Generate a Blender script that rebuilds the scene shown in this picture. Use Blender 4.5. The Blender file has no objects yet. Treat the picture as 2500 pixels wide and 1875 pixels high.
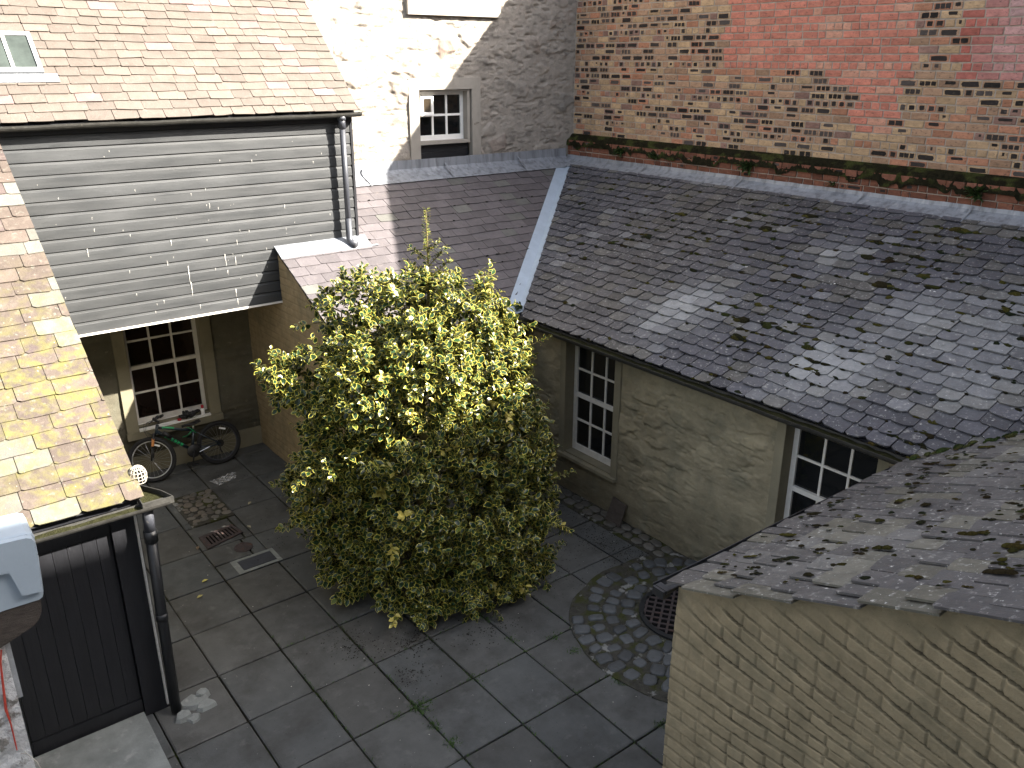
import bpy, bmesh, math, random
import numpy as np
from mathutils import Vector, Matrix

# ---------------------------------------------------------------- camera, sky, sun, exposure
scene = bpy.context.scene
COL = scene.collection
YAW, PITCH, ROLL = 0.90994966, 0.36403545, 0.00241972
cam_data = bpy.data.cameras.new("camera")
cam_data.sensor_width = 36.0
cam_data.lens = 29.985
cam_data.clip_start = 0.05
cam_data.clip_end = 500
cam = bpy.data.objects.new("camera", cam_data)
COL.objects.link(cam)
fwd = Vector((math.cos(PITCH) * math.cos(YAW), math.cos(PITCH) * math.sin(YAW), -math.sin(PITCH)))
rgt = fwd.cross(Vector((0, 0, 1))).normalized()
upv = rgt.cross(fwd)
r2 = math.cos(ROLL) * rgt + math.sin(ROLL) * upv
u2 = -math.sin(ROLL) * rgt + math.cos(ROLL) * upv
mw = Matrix(((r2.x, u2.x, -fwd.x, -2.94726526), (r2.y, u2.y, -fwd.y, -5.83748707), (r2.z, u2.z, -fwd.z, 5.19540575), (0, 0, 0, 1)))
cam.matrix_world = mw
scene.camera = cam

SUN_DIR = Vector((1.0, -1.11, 1.042)).normalized()      # towards the sun
ELEV = math.asin(SUN_DIR.z)
world = bpy.data.worlds.new("World")
scene.world = world
world.use_nodes = True
wn, wl = world.node_tree.nodes, world.node_tree.links
bg = wn["Background"]
sky = wn.new("ShaderNodeTexSky")
sky.sky_type = 'NISHITA'
sky.sun_disc = False
sky.sun_elevation = ELEV
sky.sun_rotation = math.atan2(SUN_DIR.x, SUN_DIR.y)
sky.air_density = 1.0
sky.dust_density = 3.0
sky.ozone_density = 0.6
hs = wn.new("ShaderNodeHueSaturation")
hs.inputs['Saturation'].default_value = 0.48
wl.new(sky.outputs[0], hs.inputs['Color'])
wl.new(hs.outputs[0], bg.inputs['Color'])
bg.inputs['Strength'].default_value = 0.088

sun_data = bpy.data.lights.new("sun", 'SUN')
sun_data.energy = 5.0
sun_data.angle = math.radians(0.53)
sun_data.color = (1.0, 0.93, 0.82)
sun = bpy.data.objects.new("sun", sun_data)
COL.objects.link(sun)
sun.location = (8, -12, 14)
sun.rotation_euler = (-SUN_DIR).to_track_quat('-Z', 'Y').to_euler()

scene.view_settings.view_transform = 'Standard'
scene.view_settings.look = 'None'
scene.view_settings.gamma = 1.0
scene.view_settings.exposure = 2.55
scene.render.engine = 'CYCLES'
scene.cycles.max_bounces = 6
scene.cycles.diffuse_bounces = 4
scene.cycles.use_adaptive_sampling = True

# ---------------------------------------------------------------- numpy noise
def h2(ix, iy, s):
    n = (ix.astype(np.int64) * 374761393 + iy.astype(np.int64) * 668265263 + s * 1274126177) & 0xFFFFFFFF
    n = ((n ^ (n >> 13)) * 1274126177) & 0xFFFFFFFF
    n = n ^ (n >> 16)
    return (n & 0xFFFFFF) / float(0x1000000)

def vnoise(x, y, s=0):
    ix, iy = np.floor(x), np.floor(y)
    fx, fy = x - ix, y - iy
    fx, fy = fx * fx * (3 - 2 * fx), fy * fy * (3 - 2 * fy)
    a, b, c, d = h2(ix, iy, s), h2(ix + 1, iy, s), h2(ix, iy + 1, s), h2(ix + 1, iy + 1, s)
    return (a * (1 - fx) + b * fx) * (1 - fy) + (c * (1 - fx) + d * fx) * fy

def fbm(x, y, s=0, o=4):
    t, a, w = 0, 0.5, 0
    for k in range(o):
        t = t + a * vnoise(x * 2 ** k + 17.3 * k, y * 2 ** k + 9.1 * k, s + k)
        w += a
        a *= 0.5
    return t / w

def sst(a, b, x):
    t = np.clip((x - a) / (b - a), 0, 1)
    return t * t * (3 - 2 * t)

def f1(x, y, s=0, o=3):
    return float(fbm(np.array([x], float), np.array([y], float), s, o)[0])

# ---------------------------------------------------------------- objects and meshes
def tag(o, label=None, cat=None, group=None, kind=None):
    if label: o["label"] = label
    if cat: o["category"] = cat
    if group: o["group"] = group
    if kind: o["kind"] = kind
    return o

def thing(name, loc, label, cat, group=None):
    o = bpy.data.objects.new(name, None)
    o.empty_display_size = 0.2
    COL.objects.link(o)
    o.location = loc
    return tag(o, label, cat, group)

def link(name, me, mats, parent=None):
    for m in (mats if isinstance(mats, (list, tuple)) else [mats]):
        me.materials.append(m)
    o = bpy.data.objects.new(name, me)
    COL.objects.link(o)
    if parent is not None:
        o.parent = parent
        if parent.type == 'EMPTY':
            o.location = -Vector(parent.location)
    return o

class MB:
    """collects verts and faces with a colour and a mask value per vertex"""
    def __init__(s):
        s.v, s.f, s.c, s.m, s.mi = [], [], [], [], []
        s.col, s.msk, s.mat = (1, 1, 1), 0.0, 0
    def add(s, vs, fs):
        n = len(s.v)
        s.v += [tuple(p) for p in vs]
        s.c += [s.col] * len(vs)
        s.m += [s.msk] * len(vs)
        s.f += [tuple(i + n for i in f) for f in fs]
        s.mi += [s.mat] * len(fs)
        return n
    def box(s, T, a0, a1, b0, b1, c0, c1):
        vs = [T(a, b, c) for a in (a0, a1) for b in (b0, b1) for c in (c0, c1)]
        s.add(vs, [(0, 1, 3, 2), (4, 6, 7, 5), (0, 4, 5, 1), (2, 3, 7, 6), (0, 2, 6, 4), (1, 5, 7, 3)])
    def hexa(s, p):
        s.add(p, [(0, 1, 2, 3), (4, 7, 6, 5), (0, 4, 5, 1), (1, 5, 6, 2), (2, 6, 7, 3), (3, 7, 4, 0)])
    def tube(s, pts, r, n=8, caps=True):
        pts = [Vector(p) for p in pts]
        rs = r if isinstance(r, (list, tuple)) else [r] * len(pts)
        vs, prev = [], None
        for i, p in enumerate(pts):
            d = (pts[min(i + 1, len(pts) - 1)] - pts[max(i - 1, 0)]).normalized()
            if prev is None:
                a = d.orthogonal().normalized()
            else:
                a = (prev - d * prev.dot(d)).normalized()
            prev = a
            b = d.cross(a)
            for k in range(n):
                t = 2 * math.pi * k / n
                vs.append(p + (a * math.cos(t) + b * math.sin(t)) * rs[i])
        fs = []
        for i in range(len(pts) - 1):
            for k in range(n):
                fs.append((i * n + k, i * n + (k + 1) % n, (i + 1) * n + (k + 1) % n, (i + 1) * n + k))
        if caps:
            fs.append(tuple(range(n))[::-1])
            fs.append(tuple(range((len(pts) - 1) * n, len(pts) * n)))
        s.add(vs, fs)
    def ring(s, c, ax, R, r, N=40, n=8, e=None):
        """torus around axis ax at c"""
        c, ax = Vector(c), Vector(ax).normalized()
        a = e.normalized() if e is not None else ax.orthogonal().normalized()
        b = ax.cross(a)
        vs, fs = [], []
        for i in range(N):
            t = 2 * math.pi * i / N
            d = a * math.cos(t) + b * math.sin(t)
            for k in range(n):
                q = 2 * math.pi * k / n
                vs.append(c + d * (R + r * math.cos(q)) + ax * (r * math.sin(q)))
        for i in range(N):
            for k in range(n):
                fs.append((i * n + k, ((i + 1) % N) * n + k, ((i + 1) % N) * n + (k + 1) % n, i * n + (k + 1) % n))
        s.add(vs, fs)
    def lathe(s, c, prof, n=16, ax=(0, 0, 1)):
        c, ax = Vector(c), Vector(ax).normalized()
        a = ax.orthogonal().normalized()
        b = ax.cross(a)
        vs = [c + ax * z + (a * math.cos(2 * math.pi * k / n) + b * math.sin(2 * math.pi * k / n)) * r for r, z in prof for k in range(n)]
        fs = [(i * n + k, i * n + (k + 1) % n, (i + 1) * n + (k + 1) % n, (i + 1) * n + k) for i in range(len(prof) - 1) for k in range(n)]
        fs.append(tuple(range(n))[::-1])
        fs.append(tuple(range((len(prof) - 1) * n, len(prof) * n)))
        s.add(vs, fs)
    def mesh(s, name, smooth=False, recalc=True):
        me = bpy.data.meshes.new(name)
        me.from_pydata(s.v, [], s.f)
        if recalc:
            bm = bmesh.new()
            bm.from_mesh(me)
            bmesh.ops.recalc_face_normals(bm, faces=bm.faces)
            bm.to_mesh(me)
            bm.free()
        ca = me.attributes.new("col", 'FLOAT_COLOR', 'POINT')
        arr = np.ones((len(s.v), 4), np.float32)
        if s.c: arr[:, :3] = np.array(s.c, np.float32)
        ca.data.foreach_set("color", arr.ravel())
        ma = me.attributes.new("msk", 'FLOAT', 'POINT')
        ma.data.foreach_set("value", np.array(s.m, np.float32))
        me.polygons.foreach_set("material_index", np.array(s.mi, np.int32))
        if smooth:
            me.polygons.foreach_set("use_smooth", np.ones(len(me.polygons), bool))
        me.update()
        return me
    def build(s, name, mats, parent=None, smooth=False, recalc=True):
        return link(name, s.mesh(name, smooth, recalc), mats, parent)

def grid_mesh(name, P, C, keep=None, smooth=True):
    """P: (nu,nv,3) points, C: (nu,nv,3) colours, keep: (nu-1,nv-1) bool"""
    nu, nv = P.shape[:2]
    idx = np.arange(nu * nv).reshape(nu, nv)
    q = np.stack([idx[:-1, :-1], idx[1:, :-1], idx[1:, 1:], idx[:-1, 1:]], -1)
    if keep is not None:
        q = q[keep]
    q = q.reshape(-1, 4)
    used = np.unique(q)
    remap = np.full(nu * nv, -1)
    remap[used] = np.arange(len(used))
    q = remap[q]
    V = P.reshape(-1, 3)[used]
    c = C.reshape(-1, 3)[used]
    return quads_mesh(name, V, q, c, smooth)

def quads_mesh(name, V, F, c, smooth=True, msk=None):
    n = F.shape[1]
    me = bpy.data.meshes.new(name)
    me.vertices.add(len(V))
    me.vertices.foreach_set("co", V.astype(np.float32).ravel())
    me.loops.add(F.size)
    me.loops.foreach_set("vertex_index", F.astype(np.int32).ravel())
    me.polygons.add(len(F))
    me.polygons.foreach_set("loop_start", np.arange(0, F.size, n, dtype=np.int32))
    me.polygons.foreach_set("use_smooth", np.full(len(F), smooth))
    me.update(calc_edges=True)
    ca = me.attributes.new("col", 'FLOAT_COLOR', 'POINT')
    arr = np.ones((len(V), 4), np.float32)
    arr[:, :3] = c
    ca.data.foreach_set("color", arr.ravel())
    if msk is not None:
        ma = me.attributes.new("msk", 'FLOAT', 'POINT')
        ma.data.foreach_set("value", msk.astype(np.float32))
    me.validate()
    return me

W_NEGY = lambda Y0: (lambda u, v, w: (u, Y0 - w, v))        # wall facing -Y: u = X, v = Z, w = outward
W_NEGX = lambda X0: (lambda u, v, w: (X0 - w, u, v))        # wall facing -X: u = Y
IDENT = lambda x, y, z: (x, y, z)

def hf_wall(name, T, u0, u1, v0, v1, res, hfun, holes=(), top=None, parent=None, mat=None, flip=False):
    nu, nv = int(round((u1 - u0) / res)) + 1, int(round((v1 - v0) / res)) + 1
    U, V = np.meshgrid(np.linspace(u0, u1, nu), np.linspace(v0, v1, nv), indexing='ij')
    if top is not None:
        V = np.minimum(V, top(U))
    Hh, Cc = hfun(U, V)
    x, y, z = T(U, V, Hh)
    P = np.stack([x + 0 * U, y + 0 * U, z + 0 * U], -1)
    uc, vc = (U[:-1, :-1] + U[1:, 1:]) / 2, (V[:-1, :-1] + V[1:, 1:]) / 2
    keep = np.ones(uc.shape, bool)
    if top is not None:
        keep &= V[1:, 1:] - V[1:, :-1] > 1e-6
    for a, b, c, d in holes:
        keep &= ~((uc > a) & (uc < b) & (vc > c) & (vc < d))
    if flip:
        P = P[::-1]; Cc = Cc[::-1]; keep = keep[::-1]
    return link(name, grid_mesh(name, P, Cc, keep), mat, parent)

# ---------------------------------------------------------------- materials
def pmat(name, color=(0.5, 0.5, 0.5), attr=False, rough=0.8, spec=0.4, metal=0.0, var=0.25, vscale=(6, 6, 6), overlays=(),
         bump=((40, 0.3),), bdist=0.01, mask_overlay=None, coat=0.0, rough_var=0.0):
    m = bpy.data.materials.new(name)
    m.use_nodes = True
    N, L = m.node_tree.nodes, m.node_tree.links
    b = N["Principled BSDF"]
    b.inputs['Metallic'].default_value = metal
    b.inputs['Specular IOR Level'].default_value = spec
    b.inputs['Roughness'].default_value = rough
    b.inputs['Coat Weight'].default_value = coat
    geo = N.new("ShaderNodeNewGeometry")
    def noise(scale, detail=4.0, rgh=0.6, off=0.0):
        mp = N.new("ShaderNodeMapping")
        mp.inputs['Scale'].default_value = scale if isinstance(scale, (tuple, list)) else (scale,) * 3
        mp.inputs['Location'].default_value = (off, off * 1.7, off * 0.6)
        L.new(geo.outputs['Position'], mp.inputs['Vector'])
        n = N.new("ShaderNodeTexNoise")
        n.inputs['Scale'].default_value = 1.0
        n.inputs['Detail'].default_value = detail
        n.inputs['Roughness'].default_value = rgh
        L.new(mp.outputs[0], n.inputs['Vector'])
        return n.outputs['Fac']
    def rng(x, a, bb, c, d):
        r = N.new("ShaderNodeMapRange")
        r.inputs[1].default_value, r.inputs[2].default_value = a, bb
        r.inputs[3].default_value, r.inputs[4].default_value = c, d
        L.new(x, r.inputs[0])
        return r.outputs[0]
    def math_(op, x, y):
        n = N.new("ShaderNodeMath")
        n.operation = op
        for i, q in enumerate((x, y)):
            if isinstance(q, (int, float)): n.inputs[i].default_value = q
            else: L.new(q, n.inputs[i])
        return n.outputs[0]
    if attr:
        a = N.new("ShaderNodeAttribute")
        a.attribute_name = "col"
        csock = a.outputs['Color']
    else:
        rgb = N.new("ShaderNodeRGB")
        rgb.outputs[0].default_value = (*color, 1)
        csock = rgb.outputs[0]
    if var:
        v1 = rng(noise(vscale, 5.0, 0.65), 0.25, 0.75, 1 - var, 1 + var)
        vm = N.new("ShaderNodeVectorMath")
        vm.operation = 'SCALE'
        L.new(csock, vm.inputs[0])
        L.new(v1, vm.inputs['Scale'])
        csock = vm.outputs[0]
    k = 1
    for ov in overlays:
        oc, osc, lo, hi, amt = ov[:5]
        fac = rng(noise(osc, ov[5] if len(ov) > 5 else 5.0, 0.6, 3.1 * k), lo, hi, 0.0, amt)
        k += 1
        if len(ov) > 6 and ov[6]:
            ma = N.new("ShaderNodeAttribute")
            ma.attribute_name = "msk"
            fac = math_('MULTIPLY', fac, ma.outputs['Fac'])
        mx = N.new("ShaderNodeMix")
        mx.data_type = 'RGBA'
        L.new(fac, mx.inputs[0])
        L.new(csock, mx.inputs[6])
        mx.inputs[7].default_value = (*oc, 1)
        csock = mx.outputs[2]
    L.new(csock, b.inputs['Base Color'])
    if rough_var:
        L.new(rng(noise(tuple(s * 1.3 for s in vscale), 3.0, 0.5, 7.7), 0.3, 0.7, max(0.05, rough - rough_var), min(1, rough + rough_var)), b.inputs['Roughness'])
    prev = None
    for sc_, st in bump:
        bn = N.new("ShaderNodeBump")
        bn.inputs['Strength'].default_value = st
        bn.inputs['Distance'].default_value = bdist
        L.new(noise(sc_, 5.0, 0.65, 1.3), bn.inputs['Height'])
        if prev is not None: L.new(prev, bn.inputs['Normal'])
        prev = bn.outputs[0]
    if prev is not None: L.new(prev, b.inputs['Normal'])
    return m

MAT = {}
MAT['slate'] = pmat("weathered_slate", attr=True, rough=0.62, spec=0.45, var=0.22, vscale=(9, 9, 9), rough_var=0.15,
                    overlays=[((0.36, 0.355, 0.34), (24, 24, 24), 0.57, 0.70, 0.6), ((0.55, 0.55, 0.53), (48, 48, 48), 0.685, 0.73, 0.85, 2.0),
                              ((0.05, 0.05, 0.04), (14, 14, 14), 0.58, 0.75, 0.5)], bump=((35, 0.5), (9, 0.3)))
MAT['slate_smooth'] = pmat("plain_slate", attr=True, rough=0.55, spec=0.45, var=0.15, vscale=(7, 7, 7), rough_var=0.12,
                    overlays=[((0.17, 0.147, 0.128), (18, 18, 18), 0.58, 0.75, 0.4), ((0.06, 0.05, 0.04), (30, 30, 30), 0.66, 0.75, 0.6)], bump=((30, 0.35), (8, 0.3)))
MAT['slate_lichen'] = pmat("lichened_slate", attr=True, rough=0.75, spec=0.3, var=0.16, vscale=(8, 8, 8),
                    overlays=[((0.14, 0.115, 0.095), (14, 14, 14), 0.52, 0.68, 0.5), ((0.15, 0.145, 0.025), (9, 9, 9), 0.44, 0.62, 0.6, 6.0, True),
                              ((0.15, 0.155, 0.13), (19, 19, 19), 0.60, 0.68, 0.6), ((0.4, 0.38, 0.34), (32, 32, 32), 0.72, 0.75, 0.8, 2.0)], bump=((30, 0.5), (9, 0.4)))
MAT['moss'] = pmat("moss", attr=True, rough=1.0, spec=0.05, var=0.5, vscale=(60, 60, 60), bump=((160, 1.0),), bdist=0.02)
MAT['lead'] = pmat("lead_flashing", color=(0.24, 0.255, 0.28), rough=0.5, spec=0.5, metal=0.15, var=0.15, vscale=(4, 4, 4),
                   overlays=[((0.11, 0.115, 0.13), (13, 13, 1.2), 0.46, 0.66, 0.8), ((0.42, 0.43, 0.45), (10, 10, 1.0), 0.58, 0.74, 0.6)], bump=((5, 0.25), (30, 0.06)), bdist=0.015)
MAT['lead_plain'] = pmat("lead_valley", color=(0.36, 0.43, 0.51), rough=0.55, spec=0.5, metal=0.1, var=0.1, vscale=(5, 5, 5),
                   overlays=[((0.2, 0.2, 0.2), (20, 20, 20), 0.68, 0.75, 0.7)], bump=((5, 0.3),), bdist=0.02)
MAT['stone'] = pmat("rubble_stone", attr=True, rough=0.92, spec=0.15, var=0.22, vscale=(7, 7, 7),
                    overlays=[((0.16, 0.15, 0.14), (22, 22, 30), 0.66, 0.76, 0.5)], bump=((45, 0.6), (14, 0.5)), bdist=0.015)
MAT['render_'] = pmat("smooth_cement_margin", color=(0.31, 0.285, 0.25), rough=0.9, spec=0.15, var=0.12, vscale=(4, 4, 4),
                    overlays=[((0.2, 0.18, 0.15), (5, 5, 1.2), 0.6, 0.75, 0.5)], bump=((50, 0.2), (6, 0.2)))
MAT['harl'] = pmat("olive_limewash", attr=True, rough=0.92, spec=0.12, var=0.2, vscale=(5, 5, 5),
                    overlays=[((0.11, 0.115, 0.09), (3.5, 3.5, 2.0), 0.5, 0.75, 0.55), ((0.38, 0.35, 0.27), (9, 9, 16), 0.62, 0.76, 0.4)], bump=((60, 0.4), (18, 0.4)))
MAT['painted_brick'] = pmat("limewashed_brick", attr=True, rough=0.9, spec=0.15, var=0.2, vscale=(9, 9, 9),
                    overlays=[((0.10, 0.095, 0.065), (4, 4, 4), 0.50, 0.74, 0.55), ((0.33, 0.29, 0.19), (30, 30, 30), 0.62, 0.72, 0.35), ((0.03, 0.03, 0.03), (70, 70, 70), 0.70, 0.74, 0.7)],
                    bump=((140, 0.7), (34, 0.6)), bdist=0.008)
MAT['margin_olive'] = pmat("olive_cement_margin", color=(0.205, 0.185, 0.13), rough=0.9, spec=0.15, var=0.15, vscale=(4, 4, 4),
                    overlays=[((0.09, 0.09, 0.065), (4, 4, 2), 0.55, 0.75, 0.5)], bump=((60, 0.25),))
MAT['brick'] = pmat("weathered_brick", attr=True, rough=0.9, spec=0.15, var=0.30, vscale=(22, 14, 30),
                    overlays=[((0.06, 0.05, 0.045), (50, 26, 50), 0.58, 0.70, 0.75), ((0.34, 0.29, 0.24), (16, 16, 30), 0.62, 0.76, 0.35)], bump=((60, 0.6),))
MAT['mortar'] = pmat("lime_mortar", color=(0.36, 0.31, 0.26), rough=0.95, spec=0.1, var=0.25, vscale=(12, 12, 12),
                    overlays=[((0.08, 0.07, 0.06), (9, 9, 9), 0.6, 0.72, 0.5)], bump=((70, 0.6),))
MAT['black_board'] = pmat("worn_black_paint", attr=True, rough=0.5, spec=0.5, var=0.10, vscale=(1.6, 7, 9), rough_var=0.12,
                    overlays=[((0.085, 0.088, 0.092), (1.1, 9, 9), 0.50, 0.80, 0.28), ((0.12, 0.125, 0.135), (4, 40, 34), 0.62, 0.78, 0.25)], bump=(((3, 40, 40), 0.10),))
MAT['black_paint'] = pmat("dark_navy_paint", color=(0.014, 0.0145, 0.0175), rough=0.45, spec=0.5, var=0.3, vscale=(20, 20, 3),
                    overlays=[((0.06, 0.06, 0.065), (60, 60, 8), 0.66, 0.74, 0.6), ((0.25, 0.24, 0.22), (40, 40, 12), 0.75, 0.78, 0.6)], bump=(((50, 50, 6), 0.2),))
MAT['iron'] = pmat("black_cast_iron", color=(0.011, 0.012, 0.014), rough=0.42, spec=0.5, var=0.3, vscale=(20, 20, 4),
                    overlays=[((0.12, 0.06, 0.03), (22, 22, 22), 0.68, 0.76, 0.6)], bump=((60, 0.15),))
MAT['gutter'] = pmat("dirty_gutter", color=(0.03, 0.029, 0.026), rough=0.6, spec=0.4, var=0.4, vscale=(14, 14, 14),
                    overlays=[((0.22, 0.2, 0.16), (20, 20, 20), 0.64, 0.74, 0.5)], bump=((60, 0.3),))
MAT['gutter_muck'] = pmat("gutter_muck", color=(0.03, 0.03, 0.014), rough=1.0, spec=0.05, var=0.5, vscale=(30, 30, 30), bump=((90, 1.0),), bdist=0.02)
MAT['pipe_grey'] = pmat("grey_worn_pipe", color=(0.045, 0.048, 0.058), rough=0.42, spec=0.5, var=0.25, vscale=(16, 16, 4),
                    overlays=[((0.3, 0.28, 0.25), (20, 20, 7), 0.66, 0.74, 0.6)], bump=((50, 0.15),))
MAT['white_paint'] = pmat("white_sash_paint", color=(0.62, 0.60, 0.56), rough=0.5, spec=0.4, var=0.12, vscale=(14, 14, 14),
                    overlays=[((0.25, 0.22, 0.18), (22, 22, 22), 0.64, 0.76, 0.55)], bump=((70, 0.15),))
MAT['white_bright'] = pmat("clean_white_paint", color=(0.8, 0.79, 0.76), rough=0.45, spec=0.4, var=0.05, vscale=(14, 14, 14),
                    overlays=[((0.4, 0.38, 0.34), (30, 30, 30), 0.66, 0.76, 0.4)], bump=((70, 0.1),))
MAT['pane'] = pmat("dark_window_glass", color=(0.006, 0.007, 0.008), rough=0.04, spec=0.5, var=0.3, vscale=(3, 3, 3), bump=((3.5, 0.04),), bdist=0.02)
MAT['pane_brown'] = pmat("dark_brown_room_glass", color=(0.012, 0.007, 0.005), rough=0.06, spec=0.4, var=0.3, vscale=(3, 3, 3), bump=((3.5, 0.04),), bdist=0.02)
MAT['pane_roof'] = pmat("skylight_glass", color=(0.045, 0.055, 0.05), rough=0.25, spec=0.25, var=0.4, vscale=(4, 4, 4), bump=((6, 0.05),))
MAT['slab'] = pmat("stone_paving", attr=True, rough=0.82, spec=0.3, var=0.2, vscale=(4, 4, 4), rough_var=0.12,
                   overlays=[((0.032, 0.030, 0.027), (2.2, 2.2, 2.2), 0.48, 0.70, 0.7), ((0.14, 0.14, 0.13), (8, 8, 8), 0.58, 0.74, 0.4),
                             ((0.02, 0.02, 0.018), (55, 55, 55), 0.66, 0.71, 0.7), ((0.33, 0.33, 0.31), (34, 34, 34), 0.755, 0.775, 0.8, 2.0)], bump=((70, 0.35), (9, 0.2)), bdist=0.008)
MAT['joint'] = pmat("mossy_joint", color=(0.022, 0.02, 0.014), rough=1.0, spec=0.05, var=0.5, vscale=(20, 20, 20),
                    overlays=[((0.045, 0.06, 0.012), (2.2, 2.2, 2.2), 0.52, 0.62, 0.85), ((0.13, 0.12, 0.10), (4.2, 4.2, 4.2), 0.60, 0.70, 0.7)], bump=((70, 1.0),), bdist=0.015)
MAT['cobble'] = pmat("whin_cobble", attr=True, rough=0.6, spec=0.4, var=0.2, vscale=(14, 14, 14),
                     overlays=[((0.03, 0.03, 0.026), (18, 18, 18), 0.58, 0.72, 0.6)], bump=((60, 0.4),))
MAT['bed'] = pmat("mossy_cobble_bed", color=(0.055, 0.052, 0.044), rough=1.0, spec=0.05, var=0.4, vscale=(14, 14, 14),
                  overlays=[((0.045, 0.05, 0.014), (4.5, 4.5, 4.5), 0.50, 0.60, 0.8), ((0.26, 0.26, 0.25), (7, 7, 7), 0.58, 0.64, 0.8), ((0.012, 0.012, 0.01), (12, 12, 12), 0.6, 0.68, 0.8)], bump=((60, 1.0),), bdist=0.015)
MAT['concrete'] = pmat("pale_concrete", color=(0.2, 0.21, 0.2), rough=0.9, spec=0.2, var=0.25, vscale=(6, 6, 6),
                  overlays=[((0.33, 0.33, 0.31), (10, 10, 10), 0.58, 0.7, 0.6)], bump=((60, 0.5), (9, 0.4)))
MAT['whitewash'] = pmat("flaking_whitewash", color=(0.52, 0.52, 0.52), rough=0.9, spec=0.15, var=0.15, vscale=(6, 6, 6),
                  overlays=[((0.16, 0.145, 0.125), (13, 13, 9), 0.56, 0.64, 0.85)], bump=((40, 0.8), (10, 0.8)), bdist=0.02)
MAT['bluegrey'] = pmat("pale_blue_grey_paint", color=(0.31, 0.365, 0.42), rough=0.5, spec=0.4, var=0.06, vscale=(5, 5, 5), overlays=[((0.2, 0.22, 0.25), (30, 30, 30), 0.7, 0.76, 0.5)], bump=((30, 0.1),))
MAT['dark_stone'] = pmat("brown_dressed_stone", color=(0.06, 0.05, 0.043), rough=0.9, spec=0.2, var=0.35, vscale=(9, 9, 26), bump=(((18, 18, 90), 0.8),))
MAT['timber_grey'] = pmat("grey_batten", color=(0.3, 0.31, 0.32), rough=0.8, spec=0.2, var=0.2, vscale=(9, 9, 9), bump=((40, 0.3),))
MAT['stem'] = pmat("green_brown_stem", color=(0.12, 0.10, 0.04), rough=0.8, spec=0.2, var=0.3, vscale=(30, 30, 30), bump=((60, 0.4),))
MAT['weed'] = pmat("weed_green", attr=True, rough=0.6, spec=0.3, var=0.3, vscale=(40, 40, 40), bump=())
MAT['litter'] = pmat("leaf_crumbs", attr=True, rough=0.95, spec=0.1, var=0.3, vscale=(60, 60, 60), bump=())
MAT['tyre'] = pmat("black_tyre_rubber", color=(0.018, 0.018, 0.019), rough=0.75, spec=0.3, var=0.3, vscale=(60, 60, 60), bump=((120, 0.6),))
MAT['rim'] = pmat("dull_silver_rim", color=(0.55, 0.56, 0.58), rough=0.35, spec=0.5, metal=0.6, var=0.1, vscale=(30, 30, 30), bump=())
MAT['bike_paint'] = pmat("blue_black_enamel", color=(0.016, 0.026, 0.038), rough=0.3, spec=0.5, var=0.2, vscale=(30, 30, 30), coat=0.4, bump=())
MAT['steel'] = pmat("chromed_steel", color=(0.5, 0.5, 0.5), rough=0.3, metal=0.9, var=0.1, vscale=(30, 30, 30), bump=())
MAT['green'] = pmat("bright_green_plastic", color=(0.02, 0.28, 0.10), rough=0.4, spec=0.4, var=0.1, vscale=(30, 30, 30), bump=())
MAT['orange'] = pmat("orange_fork_sticker", color=(0.5, 0.2, 0.06), rough=0.4, spec=0.4, var=0.2, vscale=(30, 30, 30), bump=())
MAT['black_plastic'] = pmat("black_plastic", color=(0.014, 0.014, 0.015), rough=0.5, spec=0.4, var=0.2, vscale=(40, 40, 40), bump=((90, 0.2),))
MAT['red'] = pmat("red_plastic", color=(0.45, 0.02, 0.035), rough=0.4, spec=0.4, var=0.1, vscale=(30, 30, 30), bump=())
MAT['red_oxide'] = pmat("faded_red_paint", color=(0.42, 0.06, 0.04), rough=0.8, spec=0.2, var=0.2, vscale=(60, 60, 20), bump=())
MAT['wire'] = pmat("bleached_wire", color=(0.40, 0.37, 0.31), rough=0.5, spec=0.4, var=0.1, vscale=(30, 30, 30), bump=())
MAT['rust'] = pmat("rusty_iron", color=(0.045, 0.034, 0.034), rough=0.75, spec=0.4, var=0.35, vscale=(25, 25, 25), overlays=[((0.1, 0.045, 0.025), (15, 15, 15), 0.55, 0.7, 0.6)], bump=((80, 0.5),))
MAT['hole'] = pmat("drain_darkness", color=(0.004, 0.004, 0.004), rough=0.9, spec=0.1, var=0, bump=())
MAT['tan'] = pmat("weathered_tan_trim", color=(0.075, 0.052, 0.03), rough=0.8, spec=0.2, var=0.3, vscale=(12, 12, 12), bump=((50, 0.4),))
MAT['stone_far'] = pmat("plain_sandstone", color=(0.36, 0.32, 0.27), rough=0.9, spec=0.15, var=0.25, vscale=(1.5, 1.5, 3), bump=((10, 0.5),))

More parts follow.
